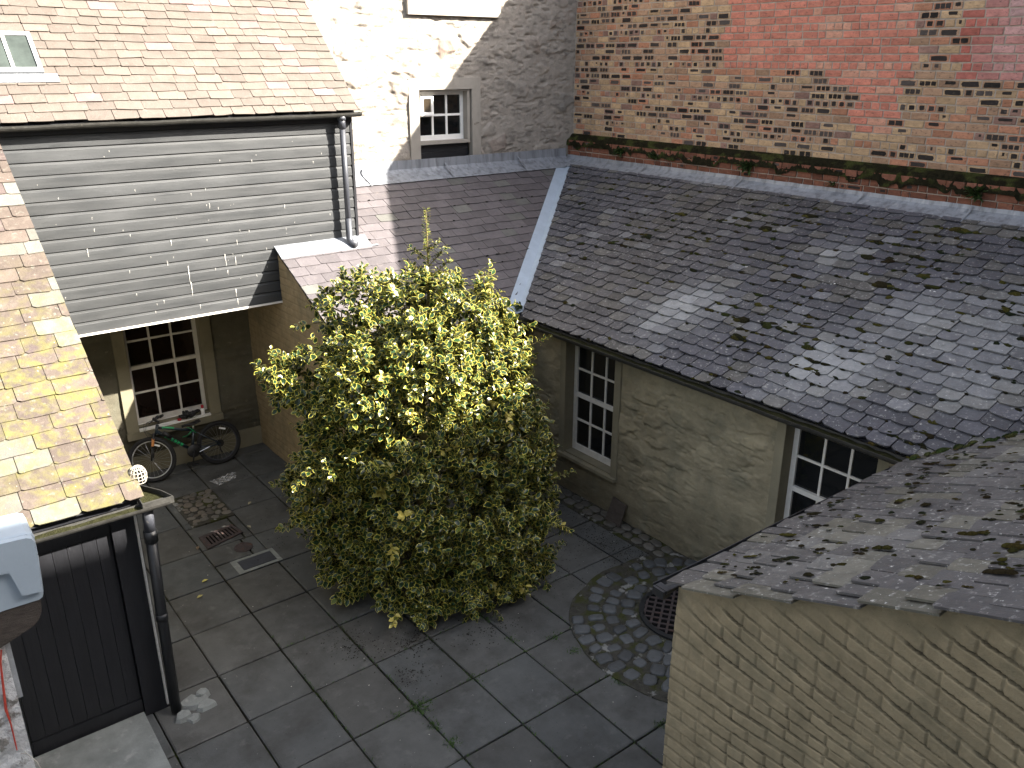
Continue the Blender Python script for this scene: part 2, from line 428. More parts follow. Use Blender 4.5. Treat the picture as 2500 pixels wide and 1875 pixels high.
def leaf_material():
    m = bpy.data.materials.new("variegated_leaf")
    m.use_nodes = True
    N, L = m.node_tree.nodes, m.node_tree.links
    b = N["Principled BSDF"]
    a = N.new("ShaderNodeAttribute"); a.attribute_name = "col"
    k = N.new("ShaderNodeAttribute"); k.attribute_name = "msk"       # 0 at the margin, 1 on the midrib
    geo = N.new("ShaderNodeNewGeometry")
    n = N.new("ShaderNodeTexNoise"); n.inputs['Scale'].default_value = 60
    L.new(geo.outputs['Position'], n.inputs['Vector'])
    ad = N.new("ShaderNodeMath"); ad.operation = 'MULTIPLY_ADD'
    L.new(n.outputs['Fac'], ad.inputs[0]); ad.inputs[1].default_value = 0.32
    L.new(k.outputs['Fac'], ad.inputs[2])
    r = N.new("ShaderNodeMapRange")
    r.inputs[1].default_value, r.inputs[2].default_value = 0.27, 0.33
    L.new(ad.outputs[0], r.inputs[0])
    mx = N.new("ShaderNodeMix"); mx.data_type = 'RGBA'
    L.new(r.outputs[0], mx.inputs[0])
    mx.inputs[6].default_value = (0.64, 0.56, 0.10, 1)
    L.new(a.outputs['Color'], mx.inputs[7])
    L.new(mx.outputs[2], b.inputs['Base Color'])
    b.inputs['Roughness'].default_value = 0.30
    b.inputs['Specular IOR Level'].default_value = 0.5
    tr = N.new("ShaderNodeBsdfTranslucent")
    L.new(mx.outputs[2], tr.inputs['Color'])
    ms = N.new("ShaderNodeMixShader"); ms.inputs[0].default_value = 0.22
    L.new(b.outputs[0], ms.inputs[1]); L.new(tr.outputs[0], ms.inputs[2])
    L.new(ms.outputs[0], N["Material Output"].inputs['Surface'])
    return m
MAT['leaf'] = leaf_material()

def film_material():
    m = bpy.data.materials.new("clear_plastic_film")
    m.use_nodes = True
    N, L = m.node_tree.nodes, m.node_tree.links
    b = N["Principled BSDF"]
    b.inputs['Base Color'].default_value = (0.7, 0.7, 0.7, 1)
    b.inputs['Roughness'].default_value = 0.15
    t = N.new("ShaderNodeBsdfTransparent")
    ms = N.new("ShaderNodeMixShader")
    geo = N.new("ShaderNodeNewGeometry")
    n = N.new("ShaderNodeTexNoise"); n.inputs['Scale'].default_value = 28; n.inputs['Detail'].default_value = 4
    L.new(geo.outputs['Position'], n.inputs['Vector'])
    r = N.new("ShaderNodeMapRange"); r.inputs[1].default_value = 0.42; r.inputs[2].default_value = 0.68; r.inputs[3].default_value = 0.18; r.inputs[4].default_value = 0.5
    L.new(n.outputs['Fac'], r.inputs[0]); L.new(r.outputs[0], ms.inputs[0])
    L.new(t.outputs[0], ms.inputs[1]); L.new(b.outputs[0], ms.inputs[2])
    L.new(ms.outputs[0], N["Material Output"].inputs['Surface'])
    return m
MAT['film'] = film_material()

# ---------------------------------------------------------------- main dimensions (metres)
YS = 5.28          # stone wall plane, facing -Y
XB = 6.98          # upper brick wall plane, facing -X
XL = 3.65          # long rendered wall, facing -X
XG = 1.10          # painted gable of the low range, facing -X
YC = 4.05          # boarded front of the jettied building, facing -Y
XN = 0.62          # near painted brick gable, facing -X
P1 = 0.51          # pitch of the low roof against the stone wall
P2 = 0.438         # pitch of the long mossy roof
PN = 0.468         # pitch of the near roof
EZ = 2.16          # eaves height
rnd = random.Random(11)

# ================================================================ GROUND
g = MB()
g.box(IDENT, -40, 60, -60, 50, -0.6, -0.03)
tag(g.build("ground", MAT['joint']), kind='structure')

SX, SY = 0.6, 0.716
pav = MB()
def slab(x0, x1, y0, y1, z=0.0, tone=1.0):
    gp = 0.0075
    x0 += gp * rnd.uniform(0.5, 1.5); x1 -= gp * rnd.uniform(0.5, 1.5); y0 += gp * rnd.uniform(0.5, 1.5); y1 -= gp * rnd.uniform(0.5, 1.5)
    t = tone * rnd.uniform(0.88, 1.08)
    w = rnd.uniform(-0.002, 0.003)
    pav.col = (0.077 * t + w, 0.079 * t, 0.077 * t - w)
    a, b_ = rnd.uniform(-.004, .004), rnd.uniform(-.004, .004)
    z += rnd.uniform(-.002, .002)
    def ring_(d, dz):
        out = []
        nseg = 6
        cs = [(x0 + d, y0 + d), (x1 - d, y0 + d), (x1 - d, y1 - d), (x0 + d, y1 - d)]
        for i in range(4):
            p, q = cs[i], cs[(i + 1) % 4]
            for k in range(nseg):
                f = k / nseg
                j = 0.0022 if k else 0.006
                x, y = p[0] + (q[0] - p[0]) * f, p[1] + (q[1] - p[1]) * f
                cx, cy = (x0 + x1) / 2, (y0 + y1) / 2
                x += (cx - x) * j * rnd.uniform(0, 2); y += (cy - y) * j * rnd.uniform(0, 2)
                out.append((x, y, z + dz + a * (x - cx) + b_ * (y - cy)))
        return out
    A, B, Cc = ring_(0.012, 0.0), ring_(0.0, -0.007), ring_(0.0, -0.045)
    n = len(A)
    fs = [tuple(range(n))]
    for k in range(n):
        fs.append((k, n + k, n + (k + 1) % n, (k + 1) % n))
        fs.append((n + k, 2 * n + k, 2 * n + (k + 1) % n, n + (k + 1) % n))
    pav.add(A + B + Cc, fs)
pebble_box = (-0.515, 0.0, 3.45, 4.30)
for i in range(-8, 7):
    for j in range(-8, 9):
        x0, x1 = i * SX, (i + 1) * SX
        y0, y1 = j * SY, (j + 1) * SY
        if x0 > 3.6 or y0 > 5.25: continue
        x1, y1 = min(x1, 3.66), min(y1, 5.3)
        if x1 - x0 < 0.06 or y1 - y0 < 0.06: continue
        cx, cy = (x0 + x1) / 2, (y0 + y1) / 2
        if (cx - 2.8) ** 2 + (cy + 1.4) ** 2 < 0.8 ** 2: continue
        if i == -1 and j in (3, 4):                      # smaller, irregular pieces round the drains
            ym = y0 + (0.45 if j == 3 else 0.40) * SY
            if j == 3:
                slab(x0, x1 - 0.16, y0, ym); slab(x1 - 0.16, x1, y0, ym - 0.1); slab(x1 - 0.16, x1, ym - 0.1, y1); slab(x0, x1 - 0.16, ym, y1)
            else:
                slab(x0, x1 - 0.1, y0, y0 + .58); slab(x1 - .1, x1, y0, y0 + .58); slab(x0, x1, y0 + .58, y1)
            continue
        slab(x0, x1, y0, y1)
tag(pav.build("paving", MAT['slab']), kind='structure')

# cobbled ring round the manhole
CC, CR = (2.80, -1.40), 1.22
MC, MR = (2.83, -1.27), 0.48
bed = MB()
nb = 72
rim_ = []
for k in range(nb):
    t = 2 * math.pi * k / nb
    rr = CR + 0.05 * (f1(math.cos(t) * 3 + 9, math.sin(t) * 3 + 9, 5) - .5) * 2
    rim_.append((CC[0] + rr * math.cos(t), CC[1] + rr * math.sin(t)))
bed.add([(CC[0], CC[1], 0.014)] + [(x, y, 0.012) for x, y in rim_] + [(x, y, -0.03) for x, y in rim_],
        [(0, 1 + k, 1 + (k + 1) % nb) for k in range(nb)] + [(1 + k, 1 + nb + k, 1 + nb + (k + 1) % nb, 1 + (k + 1) % nb) for k in range(nb)])
px0, px1, py0, py1 = pebble_box
bed.add([(px0, py0, .008), (px1, py0, .008), (px1, py1, .008), (px0, py1, .008), (px0, py0, -.03), (px1, py0, -.03), (px1, py1, -.03), (px0, py1, -.03)],
        [(0, 1, 2, 3), (0, 4, 5, 1), (1, 5, 6, 2), (2, 6, 7, 3), (3, 7, 4, 0)])
bed.box(IDENT, 3.34, 3.66, -2.9, 2.6, -.03, .006)
tag(bed.build("cobble_bed", MAT['bed']), kind='structure')

cob = MB()
def stone_pad(cx, cy, lx, ly, rot, h, z0, col, n=10, sq=3.0):
    ca, sa = math.cos(rot), math.sin(rot)
    rings = []
    jit = [rnd.uniform(0.9, 1.08) for _ in range(n)]
    for s_, hz in ((1.0, 0.0), (0.98, h * 0.55), (0.90, h * 0.88), (0.62, h)):
        rg = []
        for k in range(n):
            t = 2 * math.pi * k / n + 0.3
            c, s = math.cos(t), math.sin(t)
            q = (abs(c) ** sq + abs(s) ** sq) ** (-1 / sq)
            x, y = c * q * lx / 2 * s_ * jit[k], s * q * ly / 2 * s_ * jit[k]
            rg.append((cx + x * ca - y * sa, cy + x * sa + y * ca, z0 + hz))
        rings.append(rg)
    cob.col = col
    fs = []
    for r in range(3):
        for k in range(n):
            fs.append((r * n + k, r * n + (k + 1) % n, (r + 1) * n + (k + 1) % n, (r + 1) * n + k))
    fs.append(tuple(range(3 * n, 4 * n)))
    cob.add(sum(rings, []), fs)
R_ = MR + 0.10
row = 0
while R_ < CR + 0.12:
    n = int(2 * math.pi * R_ / 0.155)
    for k in range(n):
        t = 2 * math.pi * (k + 0.5 * (row % 2) + rnd.uniform(-.12, .12)) / n
        rr = R_ + rnd.uniform(-.015, .015)
        x, y = MC[0] + rr * math.cos(t), MC[1] + rr * math.sin(t)
        if (x - CC[0]) ** 2 + (y - CC[1]) ** 2 > (CR - 0.05) ** 2: continue
        if rnd.random() < 0.05: continue
        v = rnd.uniform(0.65, 1.25)
        stone_pad(x, y, 0.172 * rnd.uniform(.66, 1.04), 0.140 * rnd.uniform(.62, 1.05), t + rnd.uniform(-.28, .28), 0.026 * rnd.uniform(.6, 1.2), 0.006,
                  (0.062 * v, 0.066 * v, 0.069 * v), 14, 4.5)
    R_ += 0.178
    row += 1
# rounded pebbles by the drain, and the edging stones along the long wall
pts = []
for _ in range(3000):
    x, y = rnd.uniform(px0 + .05, px1 - .05), rnd.uniform(py0 + .05, py1 - .05)
    r = rnd.uniform(.035, .075)
    if all((x - a) ** 2 + (y - b) ** 2 > (r + c) ** 2 * 0.72 for a, b, c in pts): pts.append((x, y, r))
for x, y, r in pts:
    v = rnd.uniform(.7, 1.3)
    w = rnd.random()
    stone_pad(x, y, 2 * r * 1.05, 2 * r * .8, rnd.uniform(0, 3), .013, .004, ((.095 + .025 * w) * v, (.09 + .01 * w) * v, .08 * v), 10, 2.2)
yy = -0.4
while yy < 2.5:
    l = rnd.uniform(.12, .22)
    for xx in (3.44, 3.57):
        v = rnd.uniform(.7, 1.2)
        stone_pad(xx + rnd.uniform(-.02, .02), yy + l / 2, .11, l * .9, rnd.uniform(-.2, .2), .02, 0.002, (.085 * v, .08 * v, .07 * v), 10, 2.6)
    yy += l
tag(cob.build("cobbles", MAT['cobble'], smooth=True), kind='structure')

# ================================================================ WINDOWS
def window(parent, T, u0, u1, v0, v1, depth, cols, rows, mid=None, mat='white_paint', pane='pane', fw=0.055, bar=0.024, sill=None, surround=None,
           reveal='margin_olive', surround_mat='margin_olive', label=None, double=False):
    """sash window set back in an opening u0..u1, v0..v1 of the wall T"""
    f = MB()
    w0, w1 = -depth - 0.05, -depth
    f.box(T, u0, u0 + fw, v0, v1, w0, w1)
    f.box(T, u1 - fw, u1, v0, v1, w0, w1)
    f.box(T, u0 + fw, u1 - fw, v0, v0 + fw * 1.5, w0, w1)
    f.box(T, u0 + fw, u1 - fw, v1 - fw, v1, w0, w1)
    iu0, iu1, iv0, iv1 = u0 + fw, u1 - fw, v0 + fw * 1.5, v1 - fw
    hs_ = [iv0 + (iv1 - iv0) * k / rows for k in range(rows + 1)]
    for k in range(1, cols):
        c = iu0 + (iu1 - iu0) * k / cols
        f.box(T, c - bar / 2, c + bar / 2, iv0, iv1, w0 + .012, w1 - .008)
    for k in range(1, rows):
        if mid is not None and k == mid:
            f.box(T, iu0, iu1, hs_[k] - .025, hs_[k] + .025, w0 + .005, w1 + .012)
        else:
            f.box(T, iu0, iu1, hs_[k] - bar / 2, hs_[k] + bar / 2, w0 + .01, w1 - .01)
    o = f.build("window", MAT[mat], parent)
    if label: o["label"] = label
    p = MB()
    p.box(T, iu0 - .005, iu1 + .005, iv0 - .005, iv1 + .005, w0 + .018, w0 + .026)
    p.build("pane", MAT[pane], o)
    r = MB()
    r.box(T, u0 - .05, u0 - .001, v0 - .001, v1 + .001, -depth - .3, -0.002)
    r.box(T, u1 + .001, u1 + .05, v0 - .001, v1 + .001, -depth - .3, -0.002)
    r.box(T, u0 - .05, u1 + .05, v1 + .0015, v1 + .05, -depth - .3, -0.002)
    r.box(T, u0 - .05, u1 + .05, v0 - .05, v0 - .0015, -depth - .3, -0.002)
    r.build("reveal", MAT[reveal], o)
    if sill:
        su, sh, sp, sm = sill
        s = MB()
        s.hexa([T(u0 - su, v0 - sh, -depth), T(u1 + su, v0 - sh, -depth), T(u1 + su, v0 + .002, -depth), T(u0 - su, v0 + .002, -depth),
                T(u0 - su, v0 - sh, sp), T(u1 + su, v0 - sh, sp), T(u1 + su, v0 - .03, sp), T(u0 - su, v0 - .03, sp)])
        s.build("sill", MAT[sm], o)
    if surround:
        l, r_, t, pr = surround
        s = MB()
        n = 14
        vb = v0 - (sill[1] if sill else 0)
        s.box(T, u0 - l, u0 - .0005, vb, v1 + t, -.05, pr)
        s.box(T, u1 + .0005, u1 + r_, vb, v1 + t, -.05, pr)
        s.box(T, u0 - .0005, u1 + .0005, v1 + .0005, v1 + t, -.05, pr)
        s.build("surround", MAT[surround_mat], o)
    return o

# ================================================================ SLATE ROOFS
def clip_poly(poly, planes):
    for a, b, c in planes:                 # keep a*u + b*v <= c
        out = []
        for i in range(len(poly)):
            p, q = poly[i], poly[(i + 1) % len(poly)]
            dp, dq = a * p[0] + b * p[1] - c, a * q[0] + b * q[1] - c
            if dp <= 0: out.append(p)
            if dp * dq < 0:
                t = dp / (dp - dq)
                out.append((p[0] + (q[0] - p[0]) * t, p[1] + (q[1] - p[1]) * t))
        poly = out
        if len(poly) < 3: return []
    return poly

def slate_roof(name, O, A, S, L, SL, w, e, planes, colfn, mat, parent, th=0.008, seed=1, wob=0.004, cut=0.03, gap=.0025):
    rg = random.Random(seed)
    O, A, S = Vector(O), Vector(A).normalized(), Vector(S).normalized()
    N = A.cross(S)
    if N.z < 0: N = -N
    mb = MB()
    rows = int(SL / e) + 1
    ov = 2.05 * e
    for i in range(rows):
        vb = i * e
        u = -w * (0.5 if i % 2 else 0.0) - rg.uniform(0, .02)
        while u < L:
            ww = w * rg.uniform(.82, 1.16)
            dv0, dv1 = rg.uniform(-.012, .008), rg.uniform(-.012, .008)
            c0, c1 = cut * rg.uniform(.1, 1), cut * rg.uniform(.1, 1)
            g_ = gap * rg.uniform(.5, 1.6)
            a0, a1 = u + g_, u + ww - g_
            poly = [(a0, vb + dv0 + c0 * .7), (a0 + c0, vb + dv0), (a0 + (a1 - a0) * .5, vb + (dv0 + dv1) / 2 + rg.uniform(-.004, .004)), (a1 - c1, vb + dv1), (a1, vb + dv1 + c1 * .7),
                    (a1, min(vb + ov, SL)), (a0, min(vb + ov, SL))]
            cu, cv = (a0 + a1) / 2, vb + e / 2
            poly = clip_poly(poly, planes)
            u += ww
            if len(poly) < 3: continue
            mb.col, mb.msk = colfn(cu, cv, rg)
            hb = 2.6 * th * rg.uniform(.85, 1.2)
            tw = rg.uniform(-wob, wob)
            top = []
            for (x, y) in poly:
                h = hb * (1 - (y - vb) / ov) + tw * (x - cu) / w
                top.append(O + A * x + S * y + N * h)
            bot = [p - N * th for p in top]
            n = len(top)
            mb.add(top + bot, [tuple(range(n))] + [(k, n + k, n + (k + 1) % n, (k + 1) % n) for k in range(n)])
    return mb.build(name, MAT[mat], parent)

def roof_pt(O, A, S, u, v, h=0.0):
    O, A, S = Vector(O), Vector(A).normalized(), Vector(S).normalized()
    N = A.cross(S)
    if N.z < 0: N = -N
    return O + A * u + S * v + N * h

def moss_mesh(name, O, A, S, spots, parent, off=.018, asp=((.9, 1.7), (.55, .9))):
    mb = MB()
    rg = random.Random(len(spots))
    O, A, S = Vector(O), Vector(A).normalized(), Vector(S).normalized()
    N = A.cross(S)
    if N.z < 0: N = -N
    for u, v, r, col in spots:
        mb.col = col
        n = 8
        vs, fs = [], []
        sx, sy = rg.uniform(*asp[0]), rg.uniform(*asp[1])
        ang = rg.uniform(-.3, .3)
        jit = [rg.uniform(.7, 1.25) for _ in range(n)]
        for s_, h in ((1.0, -0.002), (0.85, .35), (0.5, .58)):
            for k in range(n):
                t = 2 * math.pi * k / n
                x, y = math.cos(t) * s_ * r * sx * jit[k], math.sin(t) * s_ * r * sy * jit[k]
                x, y = x * math.cos(ang) - y * math.sin(ang), x * math.sin(ang) + y * math.cos(ang)
                vs.append(O + A * (u + x) + S * (v + y) + N * (off + h * r * .62 * rg.uniform(.8, 1.2)))
        vs.append(O + A * u + S * v + N * (off + r * .46))
        for q in range(2):
            for k in range(n):
                fs.append((q * n + k, q * n + (k + 1) % n, (q + 1) * n + (k + 1) % n, (q + 1) * n + k))
        for k in range(n): fs.append((2 * n + k, 2 * n + (k + 1) % n, 3 * n))
        mb.add(vs, fs)
    o = mb.build(name, MAT['moss'], parent, smooth=True)
    o["kind"] = "stuff"
    return o

def strip(mb, pts_a, pts_b):
    n = len(pts_a)
    mb.add(list(pts_a) + list(pts_b), [(k, k + 1, n + k + 1, n + k) for k in range(n - 1)])

def half_gutter(name, p0, p1, r, parent, mat='gutter', muck=True, up=Vector((0, 0, 1))):
    p0, p1 = Vector(p0), Vector(p1)
    d = (p1 - p0).normalized()
    s = d.cross(up).normalized()
    mb = MB()
    nseg = max(2, int((p1 - p0).length / .35))
    prof = [(math.cos(math.pi + math.pi * k / 8), math.sin(math.pi + math.pi * k / 8)) for k in range(9)]
    vs, fs = [], []
    rg = random.Random(int(r * 1e4))
    for i in range(nseg + 1):
        c = p0 + (p1 - p0) * (i / nseg) + Vector((0, 0, rg.uniform(-.004, .004)))
        for q in (1.0, 0.9):
            for x, z in prof: vs.append(c + s * x * r * q + up * z * r * q)
    for i in range(nseg):
        for k in range(8):
            a, b = i * 18, (i + 1) * 18
            fs.append((a + k, a + k + 1, b + k + 1, b + k))
            fs.append((a + 9 + k, b + 9 + k, b + 10 + k, a + 10 + k))
        fs.append((i * 18, (i + 1) * 18, (i + 1) * 18 + 9, i * 18 + 9))
        fs.append((i * 18 + 8, i * 18 + 17, (i + 1) * 18 + 17, (i + 1) * 18 + 8))
    mb.add(vs, fs)
    for c in (0, nseg):
        mb.add(vs[c * 18:c * 18 + 9], [tuple(range(9))])
    o = mb.build(name, MAT[mat], parent, recalc=False)
    if muck:
        mm = MB()
        a, b = [], []
        for i in range(nseg * 4 + 1):
            c = p0 + (p1 - p0) * (i / (nseg * 4)) - up * r * rg.uniform(.15, .45)
            a.append(c + s * r * .84); b.append(c - s * r * .84)
        strip(mm, a, b)
        mm.build("silt", MAT['gutter_muck'], o)
    return o

# ================================================================ STONE BUILDING (back wall)
stone = thing("stone_building", (2.0, YS, 0), "tall rubble stone building at the back, with a small white window over black boards", "building")

rs = np.random.RandomState(4)
def rubble(dens, stretch, exposed, seed, base, tints, relief=.03, dark=.38):
    def fn(U, V):
        u0, u1, v0, v1 = U.min(), U.max(), V.min(), V.max()
        n = int((u1 - u0) * (v1 - v0) * dens)
        r_ = np.random.RandomState(seed)
        su, sv = r_.uniform(u0 - .3, u1 + .3, n), r_.uniform(v0 - .2, v1 + .2, n)
        wu = U + .16 * (fbm(U * 5, V * 5, seed + 40) - .5) + .05 * (fbm(U * 16, V * 16, seed + 41) - .5)
        wv = V + .10 * (fbm(U * 5 + 30, V * 5, seed + 42) - .5) + .04 * (fbm(U * 16 + 30, V * 16, seed + 43) - .5)
        f1_ = np.full(U.shape, 9e9); f2_ = f1_.copy(); idx = np.zeros(U.shape, int)
        for k in range(n):
            d = ((wu - su[k]) / stretch) ** 2 + (wv - sv[k]) ** 2
            lt = d < f1_
            f2_ = np.where(lt, f1_, np.minimum(f2_, d))
            idx = np.where(lt, k, idx)
            f1_ = np.where(lt, d, f1_)
        edge = np.sqrt(f2_) - np.sqrt(f1_)
        ex = r_.uniform(0, 1, n)
        tint = np.array(tints)[r_.randint(0, len(tints), n)] * r_.uniform(.8, 1.15, (n, 1))
        thr = .02 + .10 * (1 - ex)
        m = sst(thr, thr + .04, edge)[idx * 0 + 0 == 0].reshape(U.shape) if False else sst(0, 1, (edge - thr[idx]) / .04)
        smear = sst(.42, .62, fbm(U * 2.2, V * 2.6, seed + 7))
        m = m * (1 - exposed * smear)
        rough_ = fbm(U * 12, V * 22, seed + 9)
        H = m * relief * (0.3 + 1.1 * fbm(U * 4, V * 7, seed + 11)) + .03 * (fbm(U * 3, V * 5, seed + 13) - .5) + .016 * (rough_ - .5)
        H = H - .02 * sst(.60, .75, fbm(U * 6, V * 20, seed + 15)) * (1 - m)
        col = np.array(base)[None, None] * (1 - m[..., None]) + tint[idx] * m[..., None]
        dk = sst(.60, .74, fbm(U * 7, V * 18, seed + 17))
        col = col * (1 - dark * dk[..., None])
        return H, col
    return fn

TS = W_NEGY(YS)
WX0, WX1, WZ0, WZ1 = 3.955, 4.90, 3.70, 4.775
rub = rubble(11, 1.8, .92, 4, (.30, .27, .235), [(.29, .245, .21), (.27, .245, .215), (.30, .255, .215), (.245, .225, .20), (.30, .265, .225), (.285, .22, .185)], .026)
hf_wall("wall", TS, -3.2, 6.99, 3.35, 6.4, .016, rub, holes=[(WX0, WX1, WZ0, WZ1)], parent=stone, mat=MAT['stone'])
b = MB()
b.box(TS, -3.2, 6.99, 6.39, 8.2, -.5, .012)
b.box(TS, -12, -3.2, 0, 8.2, -.5, .0)
b.box(TS, -3.2, 6.99, 0, 8.2, -.5, -.42)
b.box(TS, 1.12, 6.99, 0, 3.34, -.40, -.02)
b.box(TS, -3.2, 1.12, 2.5, 3.34, -.40, -.02)
b.build("wall_core", MAT['stone_far'], stone)

o = window(stone, TS, WX0 + .02, WX0 + .87, 4.05, WZ1 - .03, .11, 3, 2, mat='white_bright', fw=.05, bar=.032, label="white six pane window with an extractor grille in one pane", reveal='render_')
b = MB()                                                     # black weatherboard panel under the sash
b.box(TS, WX0 - .001, WX1, 3.70, 3.875, -.16, -.085)
b.box(TS, WX0 - .001, WX1, 3.878, 4.00, -.16, -.092)
b.box(TS, WX0 - .001, WX1, 4.003, 4.048, -.16, -.10)
b.col = (.014, .015, .018)
b.c = [b.col] * len(b.v)
b.build("board_panel", MAT['black_board'], o)
b = MB()                                                     # grille in the top left pane
gx0, gx1, gz0, gz1 = WX0 + .075, WX0 + .32, 4.42, 4.70
b.box(TS, gx0 - .005, gx1, gz0 - .03, gz1, -.135, -.105)
fx0, fx1, fz0, fz1 = gx0 + .02, gx1 - .025, gz0 + .02, gz1 - .02
b.box(TS, fx0 - .01, fx1 + .01, fz0 - .012, fz0 + .02, -.104, -.055)
b.box(TS, fx0 - .01, fx1 + .01, fz1 - .03, fz1, -.104, -.055)
b.box(TS, fx0 - .01, fx0 + .035, fz0 + .021, fz1 - .031, -.104, -.055)
b.box(TS, fx1 - .03, fx1 + .01, fz0 + .021, fz1 - .031, -.104, -.055)
b.box(TS, fx0 - .02, fx1 + .02, fz0 - .03, fz0 - .013, -.104, -.03)
gv = b.build("vent", MAT['white_bright'], o)
b = MB()
nz = 11
for k in range(nz):
    z = fz0 + .024 + (fz1 - fz0 - .06) * k / nz
    b.box(TS, fx0 + .036, fx1 - .031, z, z + .006, -.10, -.07)
b.build("grille", MAT['tan'], gv)
b = MB()                                                     # smooth cement margin round the opening
b.box(TS, 3.79, WX0 + .004, 3.575, 4.935, -.06, .032)
b.box(TS, WX1 - .004, 5.055, 3.69, 4.935, -.06, .032)
b.box(TS, WX0 + .004, WX1 - .004, WZ1, 4.935, -.06, .032)
b.build("surround", MAT['render_'], o)
b = MB()
b.box(TS, WX0 + .004, WX1 - .004, 3.56, 3.697, -.2, .01)
b.build("sill", MAT['dark_stone'], o)
b = MB()                                                     # right hand reveal
b.box(TS, WX0 + .875, WX1 - .006, 3.70, WZ1 - .002, -.26, -.115)
b.build("window_jamb", MAT['render_'], o)
# painted sill and margin of the window above, cut by the top of the picture
b = MB()
b.box(TS, 3.81, 5.42, 5.775, 6.10, -.1, .06)
b.box(TS, 3.81, 4.10, 6.10, 7.3, -.1, .035)
b.box(TS, 5.13, 5.42, 6.10, 7.3, -.1, .035)
b.box(TS, 4.10, 5.13, 7.05, 7.3, -.1, .035)
b.build("upper_window_margin", MAT['render_'], stone)
b = MB(); b.box(TS, 4.10, 5.13, 6.10, 7.05, .0125, .016); b.build("upper_window_pane", MAT['pane'], stone)
b = MB(); b.box(TS, 4.62, 4.80, 6.0, 6.06, .06, .075); b.build("vent_slot", MAT['dark_stone'], stone)
b = MB(); b.tube([(1.08, YS - .05, 7.4), (1.08, YS - .05, 5.86), (1.10, YS - .06, 5.80), (1.16, YS - .06, 5.78)], .025, 10); b.build("waste_pipe", MAT['pipe_grey'], stone)

# ground floor wall behind the bicycle
RX0, RX1, RZ0, RZ1 = -0.52, 0.42, 0.66, 2.20
def harl_fn(seed, base, rlf=.02, lay=(3, 16)):
    def fn(U, V):
        pm = sst(.46, .62, fbm(U * 1.6, V * 2.0, seed))
        st = fbm(U * lay[0], V * lay[1], seed + 3)
        H = pm * rlf * 2.2 * (st - .4) + .02 * (fbm(U * 2.2, V * 2.2, seed + 5) - .5) + .005 * (fbm(U * 14, V * 20, seed + 6) - .5)
        t = .86 + .28 * fbm(U * 2, V * 2, seed + 8)
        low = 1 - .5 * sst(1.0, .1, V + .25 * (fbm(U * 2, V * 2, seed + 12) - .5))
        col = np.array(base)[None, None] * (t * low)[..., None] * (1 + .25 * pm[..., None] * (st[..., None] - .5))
        return H, col
    return fn
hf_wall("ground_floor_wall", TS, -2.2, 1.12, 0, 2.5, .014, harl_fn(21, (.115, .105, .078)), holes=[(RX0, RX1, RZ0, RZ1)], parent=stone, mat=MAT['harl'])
window(stone, TS, RX0, RX1, RZ0, RZ1, .10, 3, 4, mid=2, pane='pane_brown', fw=.05, bar=.026, sill=(0.0, .05, .05, 'white_bright'), surround=(.15, .15, .12, .03),
       label="tall twelve pane sash window in shade above the bicycle")
b = MB(); b.box(TS, RX0 - .16, RX1 + .16, .52, .608, -.05, .07); b.build("stone_sill", MAT['margin_olive'], stone)
b = MB()
b.box(TS, -2.2, 1.10, -.02, .26, -.05, .035)
b.build("plinth", MAT['margin_olive'], stone)

# ================================================================ BRICK BUILDING (right)
brickb = thing("brick_building", (XB, 0, 0), "high wall of sooty buff brick patched with bright red brick, above the long mossy roof", "brick wall")
TB = W_NEGX(XB)
b = MB()
b.box(TB, -9.3, 5.29, 0, 7.44, -.6, -.0)
b.box(TB, -9.3, 5.29, 7.44, 7.44 + .0, -.6, 0)
b.build("mortar_backing", MAT['mortar'], brickb)
bk = MB()
CH = 0.0885
def red_zone(y, z):
    e = .02
    if z > 5.045 and -.47 < y < 2.23: return 1
    if 4.96 < z <= 5.045 and -.46 < y < .72: return 1
    if 4.87 < z <= 4.96 and -.44 < y < .62: return 1
    if 4.79 < z <= 4.87 and -.42 < y < .33: return 1
    if 4.36 < z <= 4.79 and -.28 - .12 * (z - 4.36) / .5 < y < .16: return 1
    if z > 5.02 and y < -.98 - (.06 if int(z / CH) % 4 < 2 else 0): return 2
    return 0
brg = random.Random(5)
